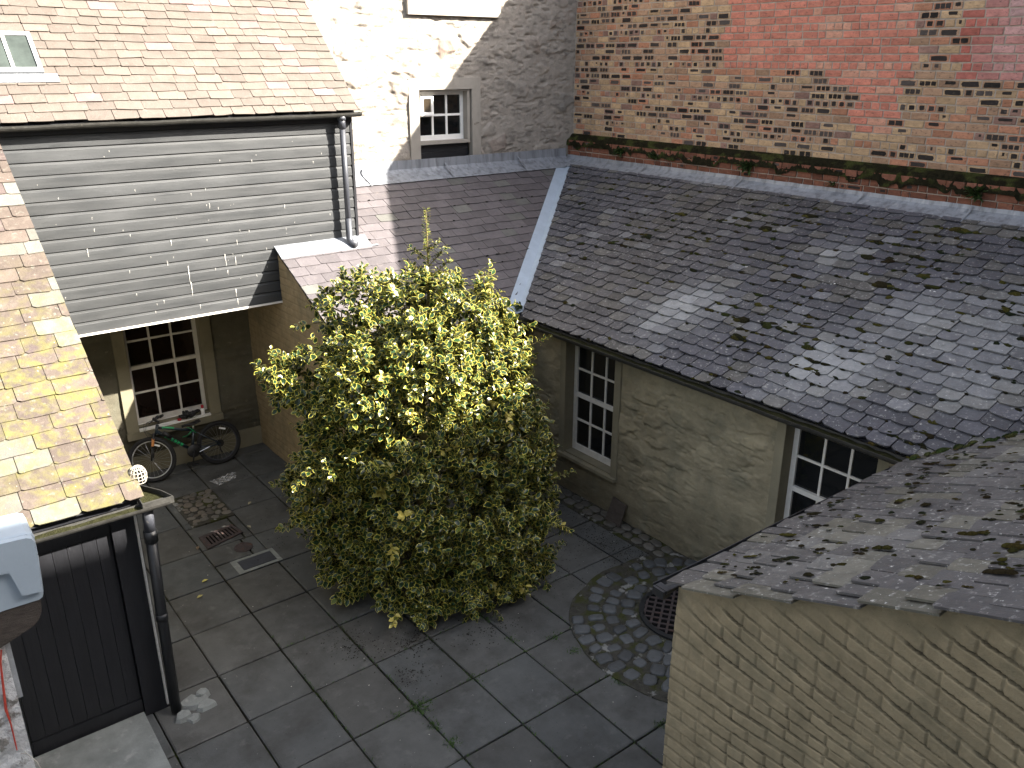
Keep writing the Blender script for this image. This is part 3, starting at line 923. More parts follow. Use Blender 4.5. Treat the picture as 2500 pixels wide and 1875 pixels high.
def put_brick(y0, y1, z0, z1, proud, col, soot=0, x=None):
    T = TB if x is None else W_NEGX(x)
    c = .006
    r = lambda: brg.uniform(-.003, .003)
    bk.col = col
    o_ = [(y0 + r(), z0 + r()), (y1 + r(), z0 + r()), (y1 + r(), z1 + r()), (y0 + r(), z1 + r())]
    i_ = [(o_[0][0] + c, o_[0][1] + c), (o_[1][0] - c, o_[1][1] + c), (o_[2][0] - c, o_[2][1] - c), (o_[3][0] + c, o_[3][1] - c)]
    vs = [T(y, z, -.001) for y, z in o_] + [T(y, z, proud * .7) for y, z in o_] + [T(y, z, proud) for y, z in i_]
    fs = [(8, 9, 10, 11)]
    for k in range(4):
        fs.append((k, (k + 1) % 4, 4 + (k + 1) % 4, 4 + k)); fs.append((4 + k, 4 + (k + 1) % 4, 8 + (k + 1) % 4, 8 + k))
    bk.add(vs, fs)
    if soot:
        dk_ = brg.choice((.7, 1, 1, 1.4, 2.4))
        bk.col = (.032 * dk_, .027 * dk_, .025 * dk_)
        L_ = y1 - y0 - .03
        if soot == 1:                                # one dark ragged skin on the face
            segs = [(0.02, .98)]
        elif soot == 2:                              # dark upright bands
            n = brg.choice((2, 3, 3)) if L_ > .12 else 1
            segs = [((k + brg.uniform(.0, .08)) / n, (k + brg.uniform(.84, .99)) / n) for k in range(n)]
        else:
            segs = [(brg.uniform(0, .3), brg.uniform(.6, 1))]
        zz0, zz1 = z0 + brg.uniform(.003, .014), z1 - brg.uniform(.003, .012)
        if soot == 3: zz0 = z0 + (z1 - z0) * brg.uniform(.3, .5)
        for a, b_ in segs:
            ya, yb = y0 + .015 + L_ * a, y0 + .015 + L_ * b_
            hw, hh = (yb - ya) / 2, (zz1 - zz0) / 2
            ring2 = []
            for cx, sx in ((-.9, -1), (0, -1), (.9, -1), (1, -.7), (1, 0), (1, .7), (.9, 1), (0, 1), (-.9, 1), (-1, .7), (-1, 0), (-1, -.7)):
                ring2.append(T((ya + yb) / 2 + cx * hw * brg.uniform(.88, 1.06), (zz0 + zz1) / 2 + sx * hh * brg.uniform(.78, 1.0), proud + .0012))
            m = len(ring2)
            bk.add(ring2, [tuple(range(m))])
row = 0
z = 4.02
while z < 7.42:
    header = row % 5 == 2
    y = -9.3 + (0.06 if row % 2 else 0.0) + brg.uniform(-.02, .02)
    while y < 5.2:
        L_ = (.112 if header else .232)
        if not header and brg.random() < .12: L_ = .112
        y1 = min(y + L_ * brg.uniform(.95, 1.05), 5.27)
        zone = red_zone((y + y1) / 2, z + CH / 2)
        s = 0
        if zone == 1:
            v = brg.uniform(.85, 1.12)
            col = (.50 * v, .195 * v, .14 * v)
            if brg.random() < .12: col = (.52, .27, .19)
        elif zone == 2:
            v = brg.uniform(.8, 1.1)
            k = min(1, max(0, (-1.15 - y) / .6)) * brg.uniform(.4, 1)
            col = (.40 * v + .1 * k, .13 * v + .22 * k, .10 * v + .24 * k)
        else:
            up_ = min(1, max(0, (z - 4.1) / 1.0))
            v = brg.uniform(.8, 1.15)
            q = brg.random()
            if q < .44 - .14 * up_: col = (.42 * v, .29 * v, .175 * v)
            elif q < .74: col = (.34 * v, .215 * v, .14 * v)
            elif q < .92: col = (.38 * v, .185 * v, .115 * v)
            else: col = (.25 * v, .15 * v, .12 * v)
            ps = (.42 + .16 * up_) * (0.35 + 1.3 * f1(y * .9 + 40, z * 2.3, 8))
            if brg.random() < ps: s = brg.choice((1, 1, 2, 2, 3, 3))
        put_brick(y + .0075, y1 - .0075, z + .0075, z + CH - .0075, brg.uniform(.004, .011), col, s)
        y = y1
    z += CH
    row += 1
bk.build("brickwork", MAT['brick'], brickb, recalc=False)
# projecting base course in red brick with a mossy sloping ledge
XBL = 6.86
b = MB()
b.box(W_NEGX(XBL), -9.3, 5.27, 0, 3.88, -.119, 0)
b.build("base_course", MAT['mortar'], brickb)
bk = MB()
z, row = 3.60, 0
while z < 3.86:
    y = -6 + (.1 if row % 2 else 0)
    while y < 5.2:
        y1 = y + brg.choice((.22, .11, .16)) * brg.uniform(.9, 1.1)
        v = brg.uniform(.6, 1.1)
        put_brick(y + .006, min(y1, 5.26) - .006, z + .006, z + .08, brg.uniform(.004, .02), (.20 * v, .085 * v, .055 * v), 3 if brg.random() < .1 else 0, x=XBL)
        y = y1
    z += .086
    row += 1
bk.build("base_brickwork", MAT['brick'], brickb, recalc=False)
nu, nv = 900, 14
U, V = np.meshgrid(np.linspace(-6, 5.27, nu), np.linspace(0, 1, nv), indexing='ij')
lump = fbm(U * 14, V * 3, 61) + .6 * (fbm(U * 40, V * 9, 62) - .5)
bul = np.sin(np.pi * np.clip(V * .95 + .03, 0, 1))
drop = .05 * sst(.45, .75, fbm(U * 5, V * 0, 63)) * (1 - V)
P = np.stack([XBL - .02 - .04 * lump * (1 - V) + V * (.125) - .03 * bul * lump, U, 3.875 - drop * 1.4 + V * .16 + .035 * bul * lump - .02 * (1 - V)], -1)
gm = sst(.5, .72, fbm(U * 9, V * 4, 64))[..., None]
Cc = np.array((.020, .018, .010))[None, None] * (1 - gm) + np.array((.05, .055, .018))[None, None] * gm
o = link("moss", grid_mesh("moss", P, Cc), MAT['moss'], brickb)
o["kind"] = "stuff"

# ================================================================ JETTIED BLACK BOARDED BUILDING
clad = thing("timber_clad_building", (0, YC, 2.375), "black weatherboarded upper storey with a slate roof, jettied out over the bicycle", "building")
TC = W_NEGY(YC)
CX0, CX1, CZ0, CZ1 = -4.5, 2.19, 2.375, 4.47
b = MB()
nb = 16
bh = (CZ1 - CZ0) / nb
for k in range(nb):
    z0 = CZ0 + k * bh
    v = rnd.uniform(.9, 1.12)
    b.col = (.033 * v, .035 * v, .037 * v)
    us = np.linspace(CX0, CX1, 22)
    prof = [(z0 + .006, -.03), (z0 + .006, .007), (z0 + .010, .0105), (z0 + bh * .55, .0095), (z0 + bh * .80, .008), (z0 + bh * .83, .0045), (z0 + bh * .97, .0015), (z0 + bh - .001, -.004), (z0 + bh + .002, -.03)]
    wv = [rnd.uniform(-.0016, .0016) for _ in us]
    vs = [TC(u, zz + wv[i] * .6, w_ + wv[i]) for i, u in enumerate(us) for zz, w_ in prof]
    n = len(prof)
    fs = [(i * n + q, i * n + q + 1, (i + 1) * n + q + 1, (i + 1) * n + q) for i in range(len(us) - 1) for q in range(n - 1)]
    fs.append(tuple(range((len(us) - 1) * n, len(us) * n)))
    b.add(vs, fs)
b.build("weatherboarding", MAT['black_board'], clad)
b = MB()                                                      # bird droppings on the boards
drg = random.Random(3)
def c1(x, y, k):                                              # helper: streak position on the wall face
    return x, y
streaks = [(0.02, 2.97, .20), (0.03, 2.78, .16), (-.13, 3.29, .07), (.46, 3.05, .14), (.47, 2.86, .06), (.54, 2.62, .10), (.55, 2.50, .08), (-.58, 2.74, .03), (-.20, 3.06, .06),
           (.58, 3.0, .1), (1.25, 3.55, .05), (.78, 3.3, .03), (-.9, 3.5, .04), (.35, 3.65, .06), (-.55, 3.4, .03), (.1, 2.5, .05), (-.3, 2.62, .04), (.62, 3.2, .06), (-1.0, 3.3, .09), (.9, 4.1, .03), (1.1, 3.05, .04), (.33, 2.9, .03)]
streaks += [(drg.uniform(-1.4, 1.9), drg.uniform(2.45, 4.3), drg.uniform(.008, .03)) for _ in range(46)]
for x, z, l in streaks:
    wv = .004 + .05 * l * drg.uniform(.5, 1)
    n = 5
    L_, R2 = [], []
    for k in range(n + 1):
        zz = z - l * k / n
        hw = wv * (1 - .75 * k / n) * drg.uniform(.5, 1.1) / 2
        xo = x + drg.uniform(-.003, .003)
        L_.append(TC(xo - hw, zz, .0145)); R2.append(TC(xo + hw, zz, .0145))
    strip(b, L_, R2)
b.build("bird_droppings", MAT['white_paint'], clad)["kind"] = "stuff"
b = MB()
b.box(TC, CX0, CX1 - .002, CZ0 + .002, 4.62, -1.20, -.032)
b.build("wall_core", MAT['black_paint'], clad)
b = MB()
b.box(TC, CX0, CX1 + .012, CZ0 - .018, CZ0 + .003, -.04, .022)
b.build("drip_edge", MAT['white_paint'], clad)
b = MB(); b.box(TC, CX1 - .001, CX1 + .03, CZ0 + .55, 4.60, -1.2, .02); b.build("corner_board", MAT['black_paint'], clad)
b = MB(); b.box(TC, CX0, CX1 + .02, CZ1 + .003, 4.60, -.03, .03); b.build("fascia", MAT['black_paint'], clad)
# roof, 45 degrees
OC, AC, SC = (CX0, 3.90, 4.60), (1, 0, 0), (0, 1, 1)
SLC = (YS - 3.90) * math.sqrt(2) - .02
def col_clad(u, v, rg):
    t = rg.uniform(.85, 1.12)
    c = (.100 * t, .082 * t, .069 * t)
    if rg.random() < .08: c = (.14 * t, .10 * t, .094 * t)
    if rg.random() < .2: c = tuple(x * 1.12 for x in c)
    return c, 0.0
SKX0, SKX1, SKV0, SKV1 = -1.78, -1.06, .60, 1.14             # skylight on the slope
class _: pass
b = MB()
b.hexa([Vector(OC) + Vector((0, .02, -.03)), Vector((CX1 + .02, 3.92, 4.57)), Vector((CX1 + .02, YS, 5.95)), Vector((CX0, YS, 5.95)),
        Vector((CX0, 3.98, 4.55)), Vector((CX1 + .02, 3.98, 4.55)), Vector((CX1 + .02, YS, 5.85)), Vector((CX0, YS, 5.85))])
b.build("roof_boards", MAT['black_paint'], clad)
slate_roof("roof", OC, AC, SC, CX1 + .07 - CX0, SLC, .26, .118, [(1, 0, CX1 + .06 - CX0)], col_clad, 'slate_smooth', clad, th=.009, seed=2, cut=.02)
rp = lambda x, v, h: roof_pt(OC, AC, SC, x - CX0, v, h)
def roof_box(mb, x0, x1, v0, v1, h0, h1):
    p = [rp(x0, v0, h0), rp(x1, v0, h0), rp(x1, v1, h0), rp(x0, v1, h0), rp(x0, v0, h1), rp(x1, v0, h1), rp(x1, v1, h1), rp(x0, v1, h1)]
    mb.hexa(p)
b = MB()
roof_box(b, SKX0, SKX1, SKV0, SKV0 + .06, .0, .06)
roof_box(b, SKX0, SKX1, SKV1 - .05, SKV1, .0, .06)
roof_box(b, SKX0, SKX0 + .04, SKV0 + .06, SKV1 - .05, .0, .06)
roof_box(b, SKX1 - .04, SKX1, SKV0 + .06, SKV1 - .05, .0, .06)
sk = b.build("skylight", MAT['timber_grey'], clad)
b = MB()
roof_box(b, SKX0 + .04, SKX1 - .04, SKV0 + .06, SKV1 - .05, .02, .045)
b.build("pane", MAT['pane_roof'], sk)
b = MB()
roof_box(b, -1.335, -1.305, SKV0 + .061, SKV1 - .051, .046, .058)
b.build("glazing_bar", MAT['white_bright'], sk)
b = MB()
roof_box(b, SKX0 - .1, SKX1 + .12, SKV0 - .11, SKV0 - .002, .022, .034)
b.build("apron", MAT['lead'], sk)
half_gutter("gutter", (CX0, 3.92, 4.58), (CX1 + .09, 3.92, 4.585), .055, clad)
b = MB()
px = 2.03
b.tube([(px, 3.93, 4.53), (px, 3.93, 4.40)], .042, 14)
b.tube([(px, 3.93, 4.42), (px, 3.93, 3.10)], .035, 14)
b.tube([(px, 3.93, 3.32), (px, 3.93, 3.06), (px + .01, 3.90, 3.02), (px + .045, 3.83, 2.995)], .041, 14)
b.tube([(px, 3.93, 4.55), (px, 3.93, 4.50)], .05, 14)
b.build("downpipe", MAT['pipe_grey'], clad, smooth=True)
# ================================================================ LOW L-SHAPED RANGE
rng_ = thing("courtyard_range", (XL, 0, 0), "low olive limewashed range round two sides of the yard under a dark mossy slate roof", "building")
TG, TLW = W_NEGX(XG), W_NEGX(XL)
OS, AS, SS = (XG - .02, 2.36, EZ + .005), (1, 0, 0), (0, 1, P1)
cs = 1 / math.sqrt(1 + P1 * P1)
def brick_relief(seed, base, course, length, z_off, keepfn, depth=.014, warp=None, sharp=(.003, .013)):
    def fn(U, V0):
        V = V0 if warp is None else warp(U, V0)
        wob_ = .012 * (fbm(U * 1.3, V * 3, seed + 1) - .5)
        vv = (V + wob_ - z_off) / course
        r_ = np.floor(vv)
        off = np.where(np.mod(r_, 2) > .5, .5, 0.0) + .12 * (h2(r_, r_ * 0, seed) - .5)
        uu = U / length + off
        hd = np.mod(r_, 5) == 3
        uu = np.where(hd, uu * 2, uu)
        ll = np.where(hd, length / 2, length)
        cell = np.floor(uu)
        jit = h2(cell, r_, seed + 3)
        fu, fv = (uu - cell) * ll, (vv - r_) * course
        nz_ = .006 * (fbm(U * 40, V * 40, seed + 4) - .5)
        eu, ev = np.minimum(fu, ll - fu) + nz_, np.minimum(fv, course - fv) + nz_
        K = keepfn(U, V0)
        pr = np.minimum(sst(sharp[0], sharp[1], ev), .45 + .55 * sst(sharp[0], sharp[1] * 1.6, eu))
        gap_shade = sst(.0125, .005, course - fv + nz_) * sst(.3, .5, fbm(U * 4, V * 9, seed + 21))  # shadow gap under each course, painted into the joint colour
        edge_light = sst(.024, .016, course - fv + nz_) * (1 - sst(.0135, .010, course - fv + nz_))  # sky light on each brick's upper edge, painted as a paler line
        tiltv = (fv / course - .5) * .006
        H = depth * (pr + .45 * (jit - .5) * pr) * K + .004 * (fbm(U * 30, V * 30, seed + 6) - .5) + .02 * (fbm(U * 2.5, V * 2.5, seed + 7) - .5) + .006 * (fbm(U * 8, V * 14, seed + 8) - .5) * (1.6 - K)
        t = .88 + .24 * fbm(U * 3, V * 3, seed + 9) + .12 * (jit - .5) * K
        t = t * (1 - .45 * (1 - pr) * K * sst(.25, .6, fbm(U * 6, V * 6, seed + 11))) * (1 - .72 * gap_shade * K) * (1 + .35 * edge_light * K)
        return H, np.array(base)[None, None] * t[..., None]
    return fn
topg = lambda U: np.where(U < YC - .03, EZ - .045 + P1 * (U - 2.36), CZ0 - .02)
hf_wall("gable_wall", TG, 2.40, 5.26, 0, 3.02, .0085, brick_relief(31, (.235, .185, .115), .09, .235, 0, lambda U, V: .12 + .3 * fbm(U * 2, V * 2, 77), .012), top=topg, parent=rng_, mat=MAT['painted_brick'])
b = MB()
b.box(IDENT, XG + .03, XL + .4, 2.42, 2.8, 0, EZ - .06)
b.box(IDENT, XG + .03, XG + .35, 2.8, 5.2, 0, 2.2)
b.box(IDENT, XL + .28, XL + .6, -3.2, 2.42, 0, EZ - .06)
b.build("inner_wall", MAT['margin_olive'], rng_)
W1 = (.70, 1.55, .53, 2.02)
W2 = (-2.53, -1.60, .53, 2.02)
def plaster_fn(seed, base, relief, dens=13):
    rb = rubble(dens, 2.4, .55, seed, base, [tuple(c * k for c in base) for k in (.94, 1.0, 1.05, 1.1)], relief, .16)
    def fn(U, V):
        H, c = rb(U, V)
        sm = sst(.40, .60, fbm(U * 1.1 + 5, V * 1.3, seed + 60))          # bands trowelled smooth
        H = H * (.25 + .75 * sm) + .004 * (fbm(U * 40, V * 60, seed + 61) - .5)
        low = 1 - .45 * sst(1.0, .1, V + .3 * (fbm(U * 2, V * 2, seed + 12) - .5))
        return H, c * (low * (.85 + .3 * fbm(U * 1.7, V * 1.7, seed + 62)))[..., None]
    return fn
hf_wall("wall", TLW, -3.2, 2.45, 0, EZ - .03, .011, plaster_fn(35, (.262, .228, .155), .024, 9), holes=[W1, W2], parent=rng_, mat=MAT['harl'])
for (u0, u1, v0, v1), lb in ((W1, "narrow twelve pane sash window between the bush and the rough plaster"), (W2, "twelve pane sash window half hidden by the near roof")):
    window(rng_, TLW, u0, u1, v0, v1, .13, 3, 4, mid=2, fw=.055, bar=.024, sill=(.09, .07, .05, 'margin_olive'), surround=(.10, .10, .08, .02), label=lb)
b = MB()
b.box(TLW, -3.0, 2.42, EZ - .10, EZ - .025, -.02, .03)
b.build("eaves_board", MAT['black_paint'], rng_)
b = MB()                                                      # loose slate leaning at the foot of the wall
b.hexa([(3.48, .36, .0), (3.50, .62, .0), (3.52, .62, .0), (3.50, .36, .0), (3.58, .36, .26), (3.60, .60, .28), (3.62, .60, .28), (3.60, .36, .26)])
b.build("loose_slate", MAT['dark_stone'])
tag(bpy.data.objects["loose_slate"], "dark loose slate leaning against the foot of the rough plaster wall", "slate")
# small roof against the stone wall
VX = lambda Y: 3.55 + (Y - 2.40) / .857                       # valley line in plan
def col_small(u, v, rg):
    t = rg.uniform(.82, 1.15)
    c = (.093 * t, .083 * t, .088 * t)
    if rg.random() < .05: c = (.105 * t, .104 * t, .097 * t)
    k = max(0, 1 - abs(u - 1.15) / .8)
    return c, 0.0
slS = (5.06 - 2.36) / cs
slate_roof("roof", OS, AS, SS, 5.9, slS, .255, .165, [(1, -cs / .857, VX(2.36) - XG + .02 - .12), (-1, 0, 0)], col_small, 'slate_smooth', rng_, th=.007, seed=3, cut=.022)
b = MB()
b.add([roof_pt(OS, AS, SS, 0.02, 0, -.012), roof_pt(OS, AS, SS, VX(2.36) - XG, 0, -.012), (VX(5.28), 5.28, EZ + P1 * 2.92 - .012), (XG + .01, 5.28, EZ + P1 * 2.92 - .012)], [(0, 1, 2, 3)])
# long roof
UL = 6.8
OL, AL, SL_ = (3.47, -UL, EZ), (0, 1, 0), (1, 0, P2)
c2 = 1 / math.sqrt(1 + P2 * P2)
b.add([(3.5, -9, EZ - .01), (7.0, -9, EZ + 3.5 * P2 - .01), (7.0, 5.28, EZ + 3.5 * P2 - .01), (3.5, 2.37, EZ - .01)], [(0, 1, 2, 3)])
b.build("roof_boards", MAT['black_paint'], rng_)
pale = [(4.35, .35, .42, .9), (4.2, -1.75, .40, 1.0), (5.0, -1.9, .35, .6), (4.0, -1.45, .3, .7), (5.7, -.6, .3, .5), (4.6, -.9, .25, .4), (5.2, -2.6, .6, .6), (4.5, -2.8, .4, .5)]
def col_long(u, v, rg):
    Y, X = -UL + u, 3.47 + v * c2
    t = rg.uniform(.7, 1.25)
    c = np.array((.060, .060, .071)) * t
    if rg.random() < .2: c = np.array((.084, .081, .076)) * t
    m = sum(a * math.exp(-((X - x0) ** 2 + (Y - y0) ** 2) / (r * r)) for x0, y0, r, a in pale)
    m *= .40 + 1.0 * f1(X * 2.2, Y * 2.2, 51)
    if rg.random() < .04: m += .3
    warm = max(0, 1 - abs(Y - 1.6) / 1.6) * .5
    c = c * (1 - warm) + np.array((.090, .082, .074)) * t * warm
    m = min(.7, m * rg.uniform(.45, 1.05))
    c = c * (1 - m) + np.array((.33, .34, .345)) * m
    return tuple(c), 0.0
YV = lambda X: 2.40 + .857 * (X - 3.55)
kk = PN and P2 / PN
long_planes = [(1, -.857 * c2, 2.40 + .857 * (3.47 - 3.55) + UL - .11), (-1, -kk * c2, 2.97 - UL + kk * (3.47 - 3.5) - .03)]
slL = (6.66 - 3.47) / c2
for pl_ in long_planes: pass
slate_roof("roof", OL, AL, SL_, 12.4, slL, .215, .148, long_planes, col_long, 'slate', rng_, th=.014, seed=4, wob=.009, cut=.05, gap=.005)
mrg = random.Random(9)
spots = []
def moss_col():
    q = mrg.random()
    if q < .55: return (.022 * mrg.uniform(.7, 1.3), .021, .011)
    if q < .85: return (.036 * mrg.uniform(.7, 1.3), .035, .011)
    return (.058, .053, .014)
while len(spots) < 1150:
    u, row_ = mrg.uniform(UL - 4.6, UL + 5.2), mrg.randrange(0, int(slL / .148))
    v = row_ * .148 + mrg.uniform(-.02, .02)
    Y, X = -UL + u, 3.47 + v * c2
    if Y > YV(X) - .15 or Y < -3.0 - kk * (X - 3.5) + .05 or X > 6.6: continue
    dens = .10 + .95 * sst(4.0, 5.6, np.array(X + .35 * (1.2 - Y)))
    dens *= .25 + 1.5 * float(sst(.4, .65, np.array(f1(X * 1.8, Y * 1.8, 71))))
    if mrg.random() > dens: continue
    r = mrg.choice((.016, .02, .026, .032)) * mrg.uniform(.8, 1.2)
    if mrg.random() < .13: r *= 1.7
    spots.append((u, v, r, moss_col()))
    if r > .04:
        for _k in range(3): spots.append((u + mrg.uniform(-.07, .07), v + mrg.uniform(-.04, .04), r * .7, moss_col()))
moss_mesh("moss", OL, AL, SL_, spots, rng_, .024)
spots = []
for _k in range(70):
    u, v = mrg.uniform(1.2, 4.6), mrg.randrange(0, 17) * .165
    if OS[0] + u > VX(2.36 + v * cs) - .2: continue
    spots.append((u, v, mrg.uniform(.01, .022), (.012, .012, .009)))
moss_mesh("moss", OS, AS, SS, spots, rng_)
b = MB()                                                      # bird droppings on the long roof
for X, Y, r in [(5.0, -1.05, .035), (5.02, -1.02, .02), (4.55, -1.02, .012), (4.7, -.3, .015), (5.2, .2, .012), (5.25, -.9, .02), (5.4, -1.9, .03), (5.42, -1.88, .02), (4.0, .7, .01), (4.3, 1.3, .01), (5.9, 1.8, .012)]:
    u, v = Y + UL, (X - 3.47) / c2
    for _k in range(4):
        rr = r * mrg.uniform(.3, .8)
        cu, cv = u + mrg.uniform(-1, 1) * r * 1.5, v + mrg.uniform(-1, 1) * r * 1.2
        b.add([roof_pt(OL, AL, SL_, cu + rr * math.cos(t) * mrg.uniform(.6, 1.2), cv + rr * math.sin(t) * mrg.uniform(.6, 1.2), .0265) for t in np.linspace(0, 2 * math.pi, 8)[:-1]], [tuple(range(7))])
b.build("bird_droppings", MAT['white_bright'], rng_)["kind"] = "stuff"
# lead: valley, and flashings against both walls
b = MB()
a_, m_, c_ = [], [], []
for k in range(15):
    f = k / 14
    X, Y = 3.50 + (6.86 - 3.50) * f, 2.40 - .043 + .857 * (3.36) * f
    Z = EZ + P2 * (X - 3.5) + .02
    a_.append((X - .10, Y + .085, Z + P1 * .085 + .012)); m_.append((X, Y, Z - .004)); c_.append((X + .10, Y - .086, Z + P2 * .10 + .012))
strip(b, a_, m_); strip(b, m_, c_)
b.build("lead_valley", MAT['lead_plain'], rng_)
def flashing(name, pts3, parent):
    """rows of 3D polylines"""
    bb = MB()
    for p, q in zip(pts3[:-1], pts3[1:]): strip(bb, p, q)
    return bb.build(name, MAT['lead'], parent)
xs = np.linspace(1.2, 6.80, 60)
frg = random.Random(8)
rows3 = [[], [], [], []]
for i, x in enumerate(xs):
    zr = EZ + P1 * (YS - 2.36)
    j = frg.uniform(-.0025, .0025)
    rows3[0].append((x, YS - .036, zr + .16 + j)); rows3[1].append((x, YS - .044 - .003 * frg.random(), zr + .035 + j))
    rows3[2].append((x, YS - .10, zr - .01 + j * .5)); rows3[3].append((x, 4.985 + frg.uniform(-.006, .006), EZ + P1 * (4.985 - 2.36) + .036))
flashing("lead_flashing", rows3, rng_)
rows3 = [[], [], [], []]
for i, y in enumerate(np.linspace(-7, 5.24, 110)):
    zr = EZ + P2 * (XBL - 3.5)
    j = frg.uniform(-.003, .003)
    rows3[0].append((XBL - .028, y, zr + .075 + j)); rows3[1].append((XBL - .04 - .004 * frg.random(), y, zr + .03 + j))
    rows3[2].append((XBL - .085, y, zr - .0 + j)); rows3[3].append((6.60 + frg.uniform(-.008, .008), y, EZ + P2 * (6.60 - 3.5) + .038))
flashing("lead_flashing", rows3, rng_)
for x in (2.95, 4.35, 5.75):                                  # overlap laps in the lead
    b = MB()
    strip(b, [(x, YS - .0500, zr + .1), (x, YS - .112, zr + .06), (x, 4.97, EZ + P1 * (4.97 - 2.36) + .045)], [(x + .03, YS - .0500, zr + .1), (x + .03, YS - .112, zr + .06), (x + .03, 4.97, EZ + P1 * (4.97 - 2.36) + .045)])
    b.build("lead_lap", MAT['lead'], rng_)
for y in (3.4, 1.6, -.2, -1.5):
    zr2 = EZ + P2 * (XBL - 3.5)
    b = MB()
    strip(b, [(XBL - .055, y, zr2 + .075), (XBL - .098, y, zr2 + .012), (6.585, y, EZ + P2 * (6.585 - 3.5) + .047)], [(XBL - .055, y + .025, zr2 + .075), (XBL - .098, y + .025, zr2 + .012), (6.585, y + .025, EZ + P2 * (6.585 - 3.5) + .047)])
    b.build("lead_lap", MAT['lead'], rng_)
b = MB()                                                      # lead apron where the small roof meets the boards
ys_ = (3.86, 4.04)
b.hexa([(XG - .03, 3.84, EZ + P1 * (3.84 - 2.36) + .026), (2.30, 3.84, EZ + P1 * (3.84 - 2.36) + .026), (2.30, 4.04, EZ + P1 * (4.04 - 2.36) + .03), (XG - .03, 4.04, EZ + P1 * (4.04 - 2.36) + .03),
        (XG - .03, 3.84, EZ + P1 * (3.84 - 2.36) + .036), (2.30, 3.84, EZ + P1 * (3.84 - 2.36) + .036), (2.30, 4.04, EZ + P1 * (4.04 - 2.36) + .05), (XG - .03, 4.04, EZ + P1 * (4.04 - 2.36) + .05)])
b.box(IDENT, 2.225, 2.40, 3.84, 5.0, 2.95, 2.96)
b.build("lead_apron", MAT['lead'], rng_)
half_gutter("gutter", (3.44, -3.02, EZ - .02), (3.44, 2.36, EZ - .01), .062, rng_)
half_gutter("gutter", (XG + .02, 2.31, EZ - .02), (3.4, 2.31, EZ - .015), .06, rng_)
b = MB()
b.tube([(3.50, 2.30, EZ - .06), (3.54, 2.32, 1.9), (3.57, 2.33, 1.8), (3.57, 2.33, .0)], .04, 12)
b.tube([(3.57, 2.33, 1.62), (3.57, 2.33, 1.54)], .05, 12)
b.build("downpipe", MAT['iron'], rng_, smooth=True)

# ================================================================ NEAR OUTBUILDING (right foreground)
near = thing("brick_outbuilding", (XN, -2.95, 0), "low outbuilding in the right foreground with a limewashed brick gable and mossy slates", "building")
TN = W_NEGX(XN)
ON, AN, SN = (XN - .05, -2.90, EZ + .0), (1, 0, 0), (0, -1, PN)
cn = 1 / math.sqrt(1 + PN * PN)
topn = lambda U: EZ - .03 + PN * (-2.90 - U)
def keep_near(U, V):
    left = .3 + .7 * sst(-2.98, -3.45, U + .35 * (fbm(U * 2, V * 1.4, 91) - .5) + .12 * (2.2 - V) * 0)
    top_ = sst(.05, .24, topn(U) - V + .12 * (fbm(U * 3, V * 3, 92) - .5))
    patch = sst(.38, .52, fbm(U * 1.7, V * 1.7, 93))
    return np.clip(left * top_ * (.62 + .38 * patch) + .18 * top_, 0, 1)
def warp_near(U, V):
    return V - np.interp(V, [1.2, 1.6, 1.75, 2.1, 3.2], [-.05, -.03, .06, .215, .22]) * (U + 3.5)
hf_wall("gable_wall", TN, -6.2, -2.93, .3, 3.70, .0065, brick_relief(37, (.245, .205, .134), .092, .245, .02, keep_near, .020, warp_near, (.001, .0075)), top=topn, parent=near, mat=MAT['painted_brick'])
b = MB()
b.box(IDENT, XN + .03, 3.60, -6.2, -2.96, 0, EZ - .1)
b.box(IDENT, XN + .004, XN + .03, -6.2, -2.96, 0, .31)
b.build("inner_wall", MAT['margin_olive'], near)
b = MB()
b.add([(XN + .01, -2.92, EZ - .015), (XN + .01, -9.0, EZ + PN * 6.08 - .015), (7.0, -9.0, EZ + PN * 6.08 - .015), (7.0, -2.92, EZ - .015)], [(0, 1, 2, 3)])
b.build("roof_boards", MAT['black_paint'], near)
def col_near(u, v, rg):
    X, Y = XN - .05 + u, -2.90 - v * cn
    t = rg.uniform(.8, 1.15)
    c = np.array((.066, .063, .064)) * t
    if rg.random() < .25: c = np.array((.092, .088, .070)) * t
    m = .55 * math.exp(-((X - 3.2) ** 2 + (Y + 4.3) ** 2) / .6) + .3 * math.exp(-((X - 1.2) ** 2 + (Y + 3.6) ** 2) / .3)
    m *= rg.uniform(.1, 1.2)
    c = c * (1 - m) + np.array((.31, .31, .29)) * m
    return tuple(c), 0.0
near_planes = [(1, -cn / kk * 1.0 * 0 - 0, 9), (1, -cn * (1 / kk), 3.50 - XN + .05 + (2.97 - 2.90) * 0 + (-2.97 + 2.90) / kk * 1.0 - .02 + .0)]
slate_roof("roof", ON, AN, SN, 7.5, 3.6, .18, .195, near_planes[1:], col_near, 'slate', near, th=.013, seed=6, wob=.016, cut=.03, gap=.006)
spots = []
while len(spots) < 900:
    u, v = mrg.uniform(.03, 4.4), mrg.uniform(.05, 3.5)
    if u > 3.4 - XN + v * cn / kk: continue
    if mrg.random() > .25 + 1.0 * f1(u * 1.5, v * 1.5, 75): continue
    r = mrg.choice((.012, .015, .018, .022, .030)) * mrg.uniform(.8, 1.2)
    c_ = moss_col()
    for q in range(mrg.choice((1, 1, 2, 3))): spots.append((u + mrg.uniform(-.012, .012), v + q * r * 1.5, r * mrg.uniform(.7, 1.1), c_))
moss_mesh("moss", ON, AN, SN, spots, near, .034, ((.7, 1.0), (.9, 1.6)))
half_gutter("gutter", (XN - .09, -2.86, EZ - .02), (3.46, -2.90, EZ - .02), .06, near, mat='iron', muck=False)
b = MB()
b.box(IDENT, XN - .11, XN - .04, -2.91, -2.82, EZ - .075, EZ - .02)
b.build("gutter_end", MAT['iron'], near)
